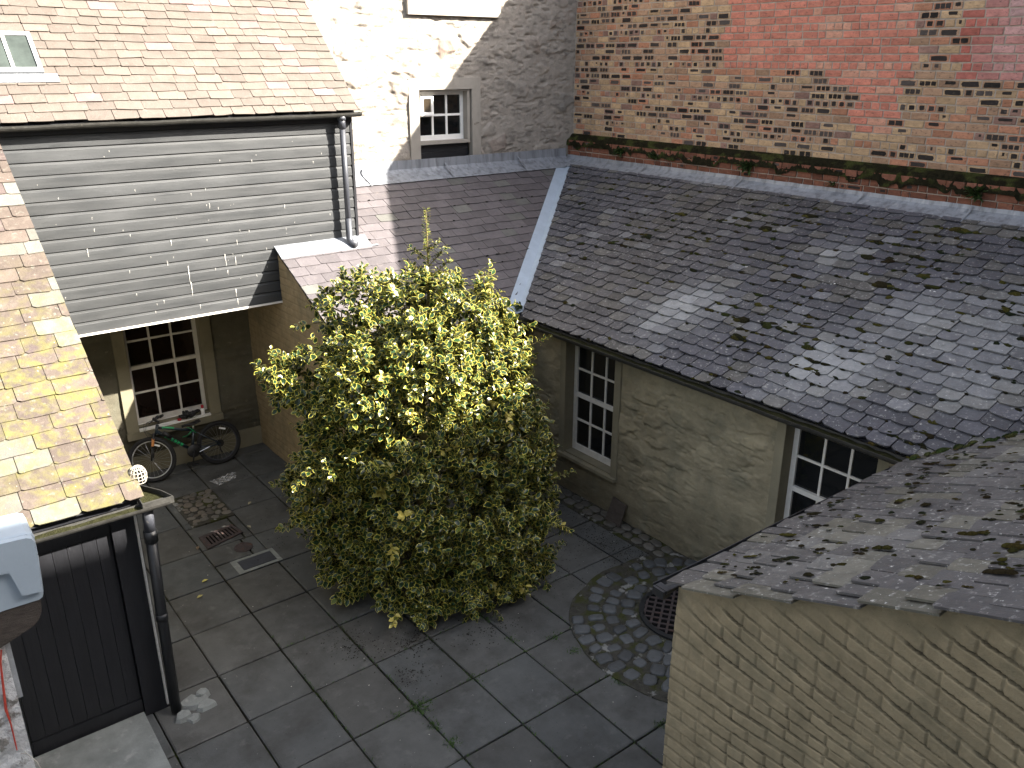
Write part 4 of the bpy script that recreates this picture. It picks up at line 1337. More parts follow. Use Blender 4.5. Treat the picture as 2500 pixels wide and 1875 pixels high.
spots = []
for k in range(60):
    f = k / 60
    X = 3.46 + f * 1.6
    spots.append((X - XN + .05 - .04 + mrg.uniform(-.05, .05), ((X - 3.5) * kk + .07) / cn + mrg.uniform(-.03, .03), mrg.uniform(.03, .06) * (1 - .6 * f), mrg.choice(((.02, .03, .01), (.03, .045, .014), (.05, .055, .02)))))
moss_mesh("moss", ON, AN, SN, spots, near, .032)

# ================================================================ BLACK SHED (left)
shed = thing("timber_shed", (-2.2, .6, 0), "lean-to store on the left with a black plank door and sunlit yellow lichened slates", "shed")
TD = W_NEGY(.6)
SP = .66
OD, AD, SD = (-6.0, .44, 2.06), (1, 0, 0), (0, 1, SP)
cd = 1 / math.sqrt(1 + SP * SP)
XV = -1.62
b = MB()
b.box(IDENT, -6.0, -1.70, .72, 4.02, 0, 1.98)
b.add([(-1.70, .70, 1.9), (-1.70, 4.02, 1.9), (-1.70, 4.02, 2.06 + SP * 3.55 - .03), (-1.70, .70, 2.06 + SP * .24)], [(0, 1, 2, 3)])
b.build("wall", MAT['margin_olive'], shed)
b = MB()
b.box(TD, -1.862, -1.665, 0.0, 2.02, -.1, .02)                 # wide black post beside the door
b.box(TD, -6.0, -2.78, 0.0, 2.02, -.1, .0)
b.box(TD, -2.78, -1.862, 1.93, 2.02, -.1, .012)
b.box(TD, -2.78, -2.70, 0, 1.93, -.1, .012)
b.build("door_frame", MAT['black_paint'], shed)
b = MB()
n = 8
for k in range(n):
    x0 = -2.695 + (.825) * k / n
    x1 = x0 + .825 / n
    b.hexa([TD(x0 + .0003, .17, -.05), TD(x1 - .0003, .17, -.05), TD(x1 - .0008, 1.76, -.05), TD(x0 + .0008, 1.76, -.05),
            TD(x0 + .0018, .173, -.018), TD(x1 - .0018, .173, -.018), TD(x1 - .0018, 1.757, -.018), TD(x0 + .0018, 1.757, -.018)])
b.box(TD, -2.695, -1.868, 1.765, 1.92, -.05, -.006)
b.box(TD, -2.695, -1.868, .02, .165, -.05, -.004)
b.box(TD, -2.695, -1.868, .02, 1.90, -.06, -.045)
door = b.build("door", MAT['black_paint'], shed)
b = MB()
b.add([(-6, .46, 2.055), (XV - .01, .46, 2.055), (XV - .01, 4.04, 2.055 + SP * 3.58), (-6, 4.04, 2.055 + SP * 3.58)], [(0, 1, 2, 3)])
b.box(TD, -6.0, -1.66, 1.99, 2.06, -.06, .09)
b.build("roof_boards", MAT['black_paint'], shed)
def col_shed(u, v, rg):
    X = -6 + u
    t = rg.uniform(.82, 1.15)
    c = np.array((.084, .066, .055)) * t
    if rg.random() < .2: c = np.array((.079, .060, .056)) * t
    if rg.random() < .12: c = np.array((.12, .115, .10)) * t
    k = float(sst(3.0, 1.2, np.array(v))) * float(sst(-3.2, -1.9, np.array(X)))
    return tuple(c), min(1, k * rg.uniform(.7, 1.0))
slate_roof("roof", OD, AD, SD, 6.0 + XV + .1, 3.58 / cd, .285, .16, [(1, 0, 6.0 + XV), (0, 1, 3.58 / cd)], col_shed, 'slate_lichen', shed, th=.009, seed=7, wob=.006, cut=.03)
half_gutter("gutter", (-6, .39, 2.035), (-1.46, .39, 2.02), .05, shed, mat='gutter', muck=True)
b = MB()                                                       # shallow box end of the gutter with a wire balloon guard
hp = [(-1.66, .345), (-1.43, .345), (-1.475, .50), (-1.64, .80)]
def hp_in(p, f): return (p[0] + (-1.56 - p[0]) * f, p[1] + (.47 - p[1]) * f)
for k in range(4):
    p, q = hp[k], hp[(k + 1) % 4]
    pi_, qi_ = hp_in(p, .07), hp_in(q, .07)
    b.hexa([(*p, 2.0), (*q, 2.0), (*qi_, 2.0), (*pi_, 2.0), (*p, 2.055), (*q, 2.055), (*qi_, 2.055), (*pi_, 2.055)])
hopper = b.build("hopper", MAT['gutter'], shed)
b = MB()
b.add([(*hp_in(p, .05), 2.012) for p in hp], [(0, 1, 2, 3)])
b.build("silt", MAT['gutter_muck'], hopper)
b = MB()
gc = Vector((-1.60, .62, 2.17))
for k in range(7):
    t = math.pi * k / 7
    d = Vector((math.cos(t), math.sin(t), 0))
    b.tube([gc + d * .066 * math.cos(q) + Vector((0, 0, .085 * math.sin(q))) for q in np.linspace(-.9, math.pi + .9, 16)], .0028, 6)
for zz in (-.05, -.02, .01, .04, .065):
    rr = .066 * math.sqrt(max(.02, 1 - (zz / .087) ** 2))
    b.ring(gc + Vector((0, 0, zz)), (0, 0, 1), rr, .0028, 20, 6)
b.build("wire_leaf_guard", MAT['wire'], shed, smooth=True)
b = MB()
b.tube([(-1.606, .47, 1.985), (-1.612, .47, 1.74)], .042, 14)
b.build("pipe_head", MAT['pipe_grey'], shed, smooth=True)
b = MB()
b.tube([(-1.612, .47, 1.75), (-1.632, .47, .98), (-1.645, .47, .02)], .043, 14)
b.tube([(-1.612, .47, 1.76), (-1.613, .47, 1.66)], .052, 14)
b.tube([(-1.632, .47, 1.0), (-1.634, .47, .94)], .048, 14)
b.build("downpipe", MAT['iron'], shed, smooth=True)
b = MB()
b.box(IDENT, -1.690, -1.675, .55, .60, .05, 1.95)
b.build("edge_trim", MAT['white_paint'], shed)

# door step, and the broken concrete at the foot of the pipe
b = MB()
b.hexa([(-3.0, -1.2, -.02), (-1.885, -1.2, -.02), (-1.865, .585, -.02), (-3.0, .585, -.02), (-3.0, -1.2, .05), (-1.895, -1.2, .05), (-1.875, .58, .055), (-3.0, .58, .055)])
tag(b.build("doorstep", MAT['concrete']), "pale concrete step in front of the black shed door", "step")
b = MB()
crg = random.Random(2)
for cx, cy, r, h in [(-1.50, .50, .12, .035), (-1.42, .40, .09, .03), (-1.62, .36, .08, .04), (-1.40, .54, .07, .05), (-1.55, .30, .07, .02)]:
    n = 9
    rg_ = [(cx + r * crg.uniform(.7, 1.2) * math.cos(2 * math.pi * k / n), cy + r * crg.uniform(.6, 1) * math.sin(2 * math.pi * k / n)) for k in range(n)]
    b.add([(x, y, -.005) for x, y in rg_] + [(cx + (x - cx) * .8, cy + (y - cy) * .8, h * crg.uniform(.7, 1.2)) for x, y in rg_],
          [tuple(range(n, 2 * n))] + [(k, (k + 1) % n, n + (k + 1) % n, n + k) for k in range(n)])
tag(b.build("concrete_patch", MAT['concrete']), "broken pale concrete haunching at the foot of the shed downpipe", "concrete")

# ================================================================ WHITE WALL WITH CORBEL (left edge)
ww = thing("whitewashed_wall", (-3.2, -.5, 0), "flaking whitewashed wall end at the left edge with a pale blue grey block on a stone corbel", "wall")
YW = -.5
TW = W_NEGY(YW)
def wh_fn(U, V):
    H = .03 * (fbm(U * 5, V * 5, 101) - .5) + .02 * (fbm(U * 16, V * 16, 102) - .5)
    return H, np.full(U.shape + (3,), .5)
hf_wall("wall", TW, -4.2, -2.752, 0, 1.95, .010, wh_fn, parent=ww, mat=MAT['whitewash'])
b = MB(); b.box(TW, -6.0, -2.756, 0, 2.1, -1.08, -.03); b.build("wall_core", MAT['whitewash'], ww)
b = MB(); b.box(TW, -2.752, -2.722, 1.40, 1.95, -.06, -.01); b.build("batten", MAT['timber_grey'], ww)
b = MB()
ps = [(-2.515, 2.085), (-2.52, 2.0), (-2.548, 1.94), (-2.58, 1.91), (-2.78, 1.835), (-3.4, 1.62), (-3.4, 2.09)]
n = len(ps)
b.add([TW(x, z, .05) for x, z in ps] + [TW(x, z, -.25) for x, z in ps], [tuple(range(n)), tuple(range(2 * n - 1, n - 1, -1))] + [(k, (k + 1) % n, n + (k + 1) % n, n + k) for k in range(n)])
b.build("corbel", MAT['dark_stone'], ww)
def slab_profile(ol, w0, w1, ch):
    n = len(ol)
    cx, cz = sum(p[0] for p in ol) / n, sum(p[1] for p in ol) / n
    f = [TW(x + (cx - x) * ch, z + (cz - z) * ch, w1) for x, z in ol]
    m = [TW(x, z, w1 - .02) for x, z in ol]
    k_ = [TW(x, z, w0) for x, z in ol]
    b.add(f + m + k_, [tuple(range(n))] + [(r * n + k, r * n + (k + 1) % n, (r + 1) * n + (k + 1) % n, (r + 1) * n + k) for r in (0, 1) for k in range(n)])
b = MB()                                                       # painted block: the upper and right part stands proud of the lower front
slab_profile([(-3.4, 1.86), (-2.727, 2.081), (-2.52, 2.078), (-2.498, 2.09), (-2.488, 2.121), (-2.474, 2.364), (-2.472, 2.50), (-2.482, 2.53), (-2.51, 2.545), (-3.4, 2.60)], -.25, .06, .02)
blk = b.build("capping_block", MAT['bluegrey'], ww)
b = MB()
slab_profile([(-3.4, 2.40), (-2.644, 2.342), (-2.604, 2.162), (-2.497, 2.148), (-2.479, 2.364), (-2.477, 2.49), (-2.49, 2.525), (-2.52, 2.538), (-3.4, 2.595)], .05, .10, .02)
b.build("raised_face", MAT['bluegrey'], blk)
b = MB()
b.tube([TW(-2.775, 1.80, .018), TW(-2.795, 1.716, .018), TW(-2.829, 1.37, .016), TW(-2.823, 1.257, .015), TW(-2.826, 1.041, .012)], [.005, .006, .008, .005, .004], 8)
b.build("red_streak", MAT['red_oxide'], ww)
b = MB()
b.tube([TW(-2.81, 1.005, .01), TW(-2.78, 1.014, .05), TW(-2.74, .955, .09), TW(-2.713, .829, .12)], .0028, 5)
b.tube([TW(-2.78, 1.014, .05), TW(-2.79, 1.04, .05)], .002, 5)
tag(b.build("twig", MAT['wire']), "thin pale dry twig sticking out of the whitewashed wall", "twig")

# ================================================================ NEIGHBOURING HOUSE (behind the viewer, casts the shade in the yard)
nbh = thing("neighbouring_building", (5, -11.5, 0), "plain tall stone tenement behind the viewer shading the yard", "building")
b = MB()
b.box(IDENT, -7.0, 18.0, -14.0, -9.2, 0, 10.85)
b.build("wall", MAT['stone_far'], nbh)
for i in range(6):
    for k in range(3):
        b = MB()
        b.box(IDENT, -4 + i * 3.6, -3 + i * 3.6, -9.25, -9.195, 1.2 + k * 3.2, 3.0 + k * 3.2)
        b.build("window", MAT['pane'], nbh)

# ================================================================ VARIEGATED BUSH
bush = thing("variegated_bush", (1.25, 1.1, 0), "big evergreen bush with cream edged leaves standing in the paved yard", "bush")
LOBES=[(0.86,1.4,2.8,0.43),(1.2,1.01,2.9,0.38),(1.69,0.76,2.8,0.39),(1.31,1.44,2.91,0.26),(1.58,1.09,2.91,0.3),(1.9,0.59,2.42,0.29),(0.74,1.63,2.96,0.23),(0.26,1.18,2.37,0.34),(-0.03,1.36,2.36,0.2),(-0.15,1.45,2.44,0.11),(0.53,0.77,2.38,0.43),(1.06,0.55,2.47,0.48),(1.61,0.44,2.24,0.43),(0.43,1.04,1.71,0.49),(0.88,0.57,1.76,0.57),(1.59,0.33,1.64,0.5),(1.94,0.31,1.68,0.26),(2.06,0.22,1.29,0.21),(0.38,1.21,0.99,0.47),(0.79,0.64,1.05,0.59),(1.45,0.31,0.97,0.58),(1.97,0.29,0.86,0.34),(0.23,1.52,1.17,0.24),(0.49,1.12,0.4,0.45),(0.83,0.58,0.4,0.47),(1.35,0.27,0.44,0.49),(1.91,0.26,0.28,0.32),(0.8,0.2,0.19,0.18),(0.65,0.61,0.19,0.2),(1.13,0.12,0.2,0.21),(1.64,-0.01,0.17,0.18),(1.3,1.6,2.3,0.7),(1.7,1.4,1.7,0.75),(1.1,1.8,1.5,0.7),(1.7,1.3,0.9,0.75),(1.2,1.9,0.8,0.65),(1.9,0.9,2.0,0.55),(1.9,1.0,0.6,0.6),(1.25,1.1,1.7,0.8),(1.25,1.1,1.0,0.8)]
LOBES = [(x, y, z, r * (1.0 if k < 31 else .88)) for k, (x, y, z, r) in enumerate(LOBES)]
LB = np.array(LOBES)
lr = np.random.RandomState(12)
def sample_sprigs(per_m2, rmin, rmax):
    pos, dirs = [], []
    for i, (x, y, z, r) in enumerate(LOBES):
        n = int(4 * math.pi * r * r * per_m2)
        d = lr.normal(size=(n, 3)); d /= np.linalg.norm(d, axis=1)[:, None]
        rr = r * lr.uniform(rmin, rmax, n) * (1 + .16 * (fbm(d[:, 0] * 3 + i * 7, d[:, 1] * 3 + d[:, 2] * 2.3, 200 + i) - .5) * 2)
        p = np.array([x, y, z]) + d * rr[:, None]
        dist = np.linalg.norm(p[:, None, :] - LB[None, :, :3], axis=2) / LB[None, :, 3]
        dist[:, i] = 9
        ok = (dist.min(1) > .86) & (p[:, 2] > .07)
        pos.append(p[ok]); dirs.append(d[ok])
    return np.concatenate(pos), np.concatenate(dirs)
sp, sd = sample_sprigs(54, .80, 1.0)
sp2, sd2 = sample_sprigs(26, .45, .78)
# extra shoots standing clear of the outline
ext_i = lr.choice(len(sp), 230, replace=False)
sp3, sd3 = sp[ext_i] + sd[ext_i] * .04, sd[ext_i]
stem_mb = MB()
leafP, leafD, leafN, leafS, leafC, leafK = [], [], [], [], [], []
def add_leaf(p, d, nrm, s, kind):
    leafP.append(p); leafD.append(d); leafN.append(nrm); leafS.append(s); leafK.append(kind)
def sprig(p, d, length, nl, kind_bias, s0):
    d = d / np.linalg.norm(d)
    a = np.cross(d, lr.normal(size=3)); a /= np.linalg.norm(a)
    bb = np.cross(d, a)
    bright = lr.random() < .03
    for k in range(nl):
        f = (k + .6) / nl
        ang = k * 2.4 + lr.uniform(-.4, .4)
        side = a * math.cos(ang) + bb * math.sin(ang)
        ld = side * (1.15 - .55 * f) + d * (.25 + .55 * f) + np.array([0, 0, -.12])
        ld /= np.linalg.norm(ld)
        nn = d * .5 + np.array([.42, -.32, .75]) - ld * .1 + lr.normal(size=3) * .22
        nn -= ld * nn.dot(ld)
        nn /= np.linalg.norm(nn)
        kk_ = 2 if bright and lr.random() < .6 else (1 if lr.random() < kind_bias else 0)
        add_leaf(p + d * length * (f - .4), ld, nn, s0 * lr.uniform(.7, 1.2) * (1.1 - .35 * f), kk_)
for p, d in zip(sp, sd):
    dd = d * .75 + np.array([0, 0, .45]) + lr.normal(size=3) * .35
    sprig(p, dd, lr.uniform(.11, .18), lr.randint(8, 12), .05, .088)
for p, d in zip(sp2, sd2):
    sprig(p, d * .6 + np.array([0, 0, .5]) + lr.normal(size=3) * .6, .14, 7, .0, .08)
for p, d in zip(sp3, sd3):
    dd = d * .9 + np.array([0, 0, .35]) + lr.normal(size=3) * .25
    dd /= np.linalg.norm(dd)
    q = p + dd * lr.uniform(.05, .16)
    stem_mb.tube([p - dd * .05, q], .004, 5)
    sprig(q, dd, .16, 11, .1, .068)
# the tall leading shoot
base_t, tip_t = np.array([1.352, 1.02, 3.05]), np.array([1.355, 1.018, 3.87])
stem_mb.tube([tuple(base_t), (1.362, 1.02, 3.45), tuple(tip_t)], [.013, .009, .003], 6)
for f in np.linspace(.12, 1.0, 30):
    q = base_t + (tip_t - base_t) * f
    ang = f * 75
    side = np.array([math.cos(ang), math.sin(ang), .0])
    wdt = .09 if f > .55 else .13
    for k in range(3 if f > .5 else 2):
        sd_ = np.array([math.cos(ang + k * 2.1), math.sin(ang + k * 2.1), .45])
        sd_ /= np.linalg.norm(sd_)
        nn = np.array([0, 0, 1.0]) + lr.normal(size=3) * .3
        nn -= sd_ * nn.dot(sd_); nn /= np.linalg.norm(nn)
        add_leaf(q + sd_ * .01, sd_, nn, .055 * (1.15 - .5 * f), 0 if lr.random() < .7 else 1)
for f, rx, lift, ln in [(.18, 1, .22, .24), (.22, -1, .16, .20), (.34, 1, .20, .20), (.40, -1, .14, .16), (.5, 1, .1, .1)]:
    q = base_t + (tip_t - base_t) * f
    sdir = np.array([.79 * rx, -.61 * rx, lift / ln]); sdir /= np.linalg.norm(sdir)
    e_ = q + sdir * ln
    stem_mb.tube([tuple(q), tuple(e_)], .004, 5)
    sprig(e_, sdir, .12, 9, .1, .056)
    for t in (.35, .6, .8): sprig(q + sdir * ln * t, sdir + np.array([0, 0, .6]), .05, 4, .05, .05)
leafP, leafD, leafN, leafS, leafK = map(np.array, (leafP, leafD, leafN, leafS, leafK))
NL = len(leafP)
# one leaf: outline of 8 points, folded a little along its midrib
OUTL = np.array([(0, 0), (.18, .20), (.45, .33), (.75, .24), (1.0, 0), (.75, -.24), (.45, -.33), (.18, -.20)])
MID = np.array([(.28, 0), (.68, 0)])
loc = np.concatenate([OUTL, MID])
zz = np.where(np.abs(loc[:, 1]) > 0, .07, 0.0) + np.array([-.0, 0, 0.02, 0, -.10, 0, .02, 0, 0, 0])
side_v = np.cross(leafN, leafD)
V = (leafP[:, None, :] + leafS[:, None, None] * (leafD[:, None, :] * loc[None, :, :1] + side_v[:, None, :] * loc[None, :, 1:2] + leafN[:, None, :] * zz[None, :, None]))
tri = np.array([(0, 8, 1), (1, 8, 2), (2, 8, 9), (2, 9, 3), (3, 9, 4), (4, 9, 5), (5, 9, 6), (6, 9, 8), (6, 8, 7), (7, 8, 0)])
F = (np.arange(NL)[:, None, None] * 10 + tri[None]).reshape(-1, 3)
g0 = np.array((.016, .040, .015))
lc = g0[None] * lr.uniform(.5, 1.4, (NL, 1)) * np.stack([lr.uniform(.8, 1.4, NL), np.ones(NL), lr.uniform(.7, 1.2, NL)], 1)
lc[leafK == 1] = np.array((.11, .14, .03)) * lr.uniform(.7, 1.2, ((leafK == 1).sum(), 1))
lc[leafK == 2] = np.array((.52, .44, .12)) * lr.uniform(.8, 1.15, ((leafK == 2).sum(), 1))
mk = np.array([0, 0, 0, 0, 0, 0, 0, 0, 1, 1], float)
MK = np.tile(mk, (NL, 1)) * 1.0
vwid = lr.uniform(.75, 1.25, (NL, 1))
MK = MK * vwid
me = quads_mesh("foliage", V.reshape(-1, 3), F, np.repeat(lc, 10, 0), smooth=False, msk=MK.ravel())
link("foliage", me, MAT['leaf'], bush)
print("leaves", NL)
trunk = MB()
trunk.tube([(1.27, 1.15, -.02), (1.24, 1.12, .5), (1.3, 1.08, 1.2), (1.28, 1.1, 2.1), (1.352, 1.02, 3.05)], [.075, .06, .05, .035, .014], 10)
for k in range(46):
    x, y, z, r = LOBES[k % len(LOBES)]
    zb = max(.25, z - r * lr.uniform(.8, 1.6))
    st = np.array([1.27, 1.1, min(zb, 2.6)])
    en = np.array([x, y, z]) + lr.normal(size=3) * r * .35
    md = (st + en) / 2 + np.array([0, 0, -.06])
    trunk.tube([tuple(st), tuple(md), tuple(en)], [.022, .014, .006], 6)
trunk.build("trunk", MAT['stem'], bush, smooth=True)
stem_mb.build("twigs", MAT['stem'], bush, smooth=True)["kind"] = "stuff"

# ================================================================ BICYCLE
bike = thing("bicycle", (0, 4.95, 0), "dark blue black mountain bicycle with green details leaning under the ground floor window", "bicycle")
LEAN = math.radians(10)
def BK(x, y, z):
    """x forward from the rear hub, y to the rider's right (towards the wall), z up"""
    return Vector((.40 - x, 4.93 + y * math.cos(LEAN) + z * math.sin(LEAN), z * math.cos(LEAN) - y * math.sin(LEAN)))
BN = (BK(0, 1, 0) - BK(0, 0, 0))
WR, TR = .272, .028
def wheel(hub, axis, rim_mat, name_par):
    t = MB(); t.ring(hub, axis, WR, TR, 56, 10)
    tyre = t.build("wheel", MAT['tyre'], name_par, smooth=True)
    r = MB(); r.ring(hub, axis, WR - .030, .0085, 56, 8)
    r.build("rim", MAT[rim_mat], tyre, smooth=True)
    s = MB()
    ax = Vector(axis).normalized(); e1 = ax.orthogonal().normalized(); e2 = ax.cross(e1)
    for k in range(24):
        a = 2 * math.pi * k / 24
        d = e1 * math.cos(a) + e2 * math.sin(a)
        s.tube([hub + ax * (.025 if k % 2 else -.025) + e1 * math.cos(a + .5) * .018 + e2 * math.sin(a + .5) * .018, hub + d * (WR - .034)], .0011, 4)
    s.tube([hub - ax * .05, hub + ax * .05], .016, 12)
    s.build("spokes", MAT['steel'], tyre)
    rf = MB()
    a = 5.9
    d = e1 * math.cos(a) + e2 * math.sin(a); tn = -e1 * math.sin(a) + e2 * math.cos(a)
    for q in (-1, 1):
        c = hub + d * (WR - .075)
        rf.hexa([c + tn * -.045 + d * -.012 - ax * .004, c + tn * .045 + d * -.012 - ax * .004, c + tn * .045 + d * .012 - ax * .004, c + tn * -.045 + d * .012 - ax * .004,
                 c + tn * -.04 + d * -.010 + ax * .004, c + tn * .04 + d * -.010 + ax * .004, c + tn * .04 + d * .010 + ax * .004, c + tn * -.04 + d * .010 + ax * .004])
        break
    rf.build("reflector", MAT['white_bright'], tyre)
    return tyre
RH = BK(0, 0, .30)
# steered front end: rotate about the steering axis
HT0, HT1 = BK(.735, 0, .74), BK(.775, 0, .62)
st_ax = (HT0 - HT1).normalized()
STEER = math.radians(-24)
rotm = Matrix.Rotation(STEER, 3, st_ax)
def FS(x, y, z): return HT1 + rotm @ (BK(x, y, z) - HT1)
FH = FS(.885, 0, .30)
FN = rotm @ BN
rw = wheel(RH, BN, 'pipe_grey', bike)
fw_ = wheel(FH, FN, 'rim', bike)
fr = MB()
BB = BK(.36, 0, .285)
SC_ = BK(.30, 0, .57)
fr.tube([HT0, HT1], .021, 12)
fr.tube([BK(.745, 0, .70), BK(.30, 0, .55)], .018, 12)
fr.tube([BK(.76, 0, .655), BB], .022, 12)
fr.tube([BB, SC_], .017, 12)
for s_ in (-1, 1):
    fr.tube([BK(.36, .03 * s_, .285), BK(.18, .05 * s_, .287), BK(0, .062 * s_, .30)], .010, 8)
    fr.tube([BK(.30, .02 * s_, .54), BK(.17, .05 * s_, .43), BK(0, .062 * s_, .30)], .008, 8)
fr.tube([BK(.36, -.045, .285), BK(.36, .045, .285)], .024, 14)
frame = fr.build("frame", MAT['bike_paint'], bike, smooth=True)
gr = MB()
for k in range(6):
    f0 = .22 + .085 * k
    a = BK(.76, -.0, .655).lerp(BB, f0); c = BK(.76, 0, .655).lerp(BB, f0 + (.06 if k % 2 else .05))
    gr.tube([a, c], [.0232 if k != 2 else .0228] * 2, 12)
gr.tube([BK(.745, 0, .70).lerp(SC_, .12), BK(.745, 0, .70).lerp(SC_, .45)], .0186, 12)
gr.build("frame_stripe", MAT['green'], frame)
fk = MB()
for s_ in (-1, 1):
    fk.tube([FS(.80, .05 * s_, .62), FS(.84, .055 * s_, .46)], .017, 10)
    fk.tube([FS(.84, .055 * s_, .47), FS(.885, .058 * s_, .29)], .013, 10)
fk.tube([FS(.80, -.06, .62), FS(.80, .06, .62)], .017, 10)
fk.tube([FS(.775, 0, .62), FS(.80, 0, .62)], .018, 10)
fork = fk.build("fork", MAT['black_plastic'], bike, smooth=True)
fo = MB()
fo.tube([FS(.812, -.05, .575), FS(.835, -.055, .475)], .0182, 10)
fo.build("fork_sticker", MAT['orange'], fork)
hb = MB()
hb.tube([FS(.72, 0, .745), FS(.715, 0, .775), FS(.75, 0, .795)], .016, 10)
hb.tube([FS(.70, -.27, .825), FS(.74, -.12, .815), FS(.75, 0, .80), FS(.74, .12, .815), FS(.70, .27, .825)], .011, 10)
bars = hb.build("handlebar", MAT['black_plastic'], bike, smooth=True)
for s_ in (-1, 1):
    gm_ = MB(); gm_.tube([FS(.715, .17 * s_, .822), FS(.70, .28 * s_, .826)], .019, 10); gm_.tube([FS(.75, .14 * s_, .81), FS(.79, .15 * s_, .79), FS(.79, .24 * s_, .785)], .006, 6); gm_.tube([FS(.745, .10 * s_, .82), FS(.735, .15 * s_, .83)], .022, 8)
    gm_.build("grip", MAT['black_plastic'], bars, smooth=True)
cb = MB()
for s_, z0 in ((-1, .62), (1, .60), (-1, .48)):
    cb.tube([FS(.76, .13 * s_, .81), FS(.88, .10 * s_, .78), FS(.90, .05 * s_, .68), FS(.82, .05 * s_, z0)], .0028, 5)
cb.build("cables", MAT['black_plastic'], bars)
sa = MB()
sdl = []
for k, (x, w_, z) in enumerate([(.44, .012, .640), (.40, .022, .647), (.34, .035, .643), (.28, .062, .647), (.23, .072, .659), (.20, .06, .663)]):
    sdl.append([BK(x, w_ * math.cos(t), z + .014 * math.sin(t) * (1 if math.sin(t) > 0 else 1.6)) for t in np.linspace(0, 2 * math.pi, 13)[:-1]])
vs = sum(sdl, []); n = 12
sa.add(vs, [(i * n + k, i * n + (k + 1) % n, (i + 1) * n + (k + 1) % n, (i + 1) * n + k) for i in range(5) for k in range(n)] + [tuple(range(n)), tuple(range(5 * n, 6 * n))])
saddle = sa.build("saddle", MAT['black_plastic'], bike, smooth=True)
po = MB(); po.tube([BK(.305, 0, .55), BK(.29, 0, .637)], .013, 10); po.build("seat_post", MAT['steel'], bike, smooth=True)
ck = MB()
ck.lathe(BK(.36, -.05, .285), [(.085, 0), (.088, .004), (.085, .008), (.02, .010)], 24, BN)
ck.tube([BK(.36, -.06, .285), BK(.40, -.065, .13)], .010, 8)
ck.tube([BK(.36, .06, .285), BK(.32, .065, .44)], .010, 8)
cr = ck.build("crank", MAT['black_plastic'], bike, smooth=True)
for (x, y, z) in ((.40, -.115, .125), (.32, .115, .445)):
    p_ = MB()
    q = [BK(x + dx, y + dy, z + dz) for dz in (-.012, .012) for dx, dy in ((-.045, -.045), (.045, -.045), (.045, .045), (-.045, .045))]
    p_.hexa(q); p_.build("pedal", MAT['black_plastic'], cr)
ch = MB()
ch.tube([BK(.36, -.05, .37), BK(0, -.05, .345)], .004, 5); ch.tube([BK(.36, -.05, .20), BK(.02, -.05, .24)], .004, 5)
ch.lathe(BK(0, -.055, .30), [(.05, 0), (.045, .02), (.02, .03)], 16, BN)
ch.tube([BK(.01, -.07, .29), BK(.02, -.07, .22), BK(.0, -.07, .17)], .010, 6)
ch.build("chain", MAT['black_plastic'], bike)
gu = MB(); gu.tube([BK(.29, -.055, .255), BK(.15, -.06, .29)], .005, 6); gu.build("chain_guard", MAT['steel'], bike)
lk = MB()
lk.tube([SC_ + Vector((0, -.02, -.01)), SC_ + BK(.05, -.05, -.02) - BK(0, 0, 0), SC_ + BK(.10, -.04, -.06) - BK(0, 0, 0), SC_ + BK(.16, -.02, -.07) - BK(0, 0, 0)], .005, 6)
lk.tube([SC_ + BK(-.01, -.035, -.05) - BK(0, 0, 0), SC_ + BK(.04, -.04, .02) - BK(0, 0, 0), SC_ + BK(.09, -.03, .05) - BK(0, 0, 0)], .005, 6)
lk.build("cable_lock", MAT['green'], bike, smooth=True)
bo = MB(); bo.tube([BK(.70, -.05, .63), BK(.61, -.05, .54)], .027, 12); bo.build("frame_pump", MAT['black_plastic'], bike, smooth=True)

# ================================================================ THINGS ON THE SILL
def sill_pt(x, o, dz=0.0): return Vector((x, YS - o, .625 + dz))
b = MB(); b.lathe((.325, YS - .015, .640), [(.024, 0), (.025, .004), (.025, .075), (.018, .085), (.012, .09)], 16)
can = thing("spray_can", (.325, YS - .015, .64), "small grey and black can with a red cap on the white window sill", "spray can")
b.build("body", MAT['black_board'], can, smooth=True)
b = MB(); b.lathe((.325, YS - .015, .7305), [(.019, 0), (.02, .035), (.014, .045)], 16); b.build("cap", MAT['red'], can, smooth=True)
b = MB()
grg = random.Random(6)
for k in range(26):
    c = Vector((.13 + grg.gauss(0, .045), YS - .04 + grg.gauss(0, .018), .665 + abs(grg.gauss(0, .03))))
    r = grg.uniform(.018, .038)
    d = Vector((grg.uniform(-1, 1), grg.uniform(-.6, .6), grg.uniform(-.5, .7))).normalized()
    b.tube([c - d * r * 1.3, c, c + d * r * 1.3], [r * .45, r * .8, r * .35], 7)
b.build("work_gloves", MAT['black_plastic'], None, smooth=True)
tag(bpy.data.objects["work_gloves"], "crumpled black gloves heaped on the white window sill above the bicycle saddle", "gloves")
b = MB(); b.lathe((.0, YS - .035, .64), [(.022, 0), (.028, .006), (.028, .02), (.02, .027)], 16)
tag(b.build("bicycle_lamp", MAT['red'], None, smooth=True), "small round red lamp lying on the white window sill beside the black gloves", "lamp")

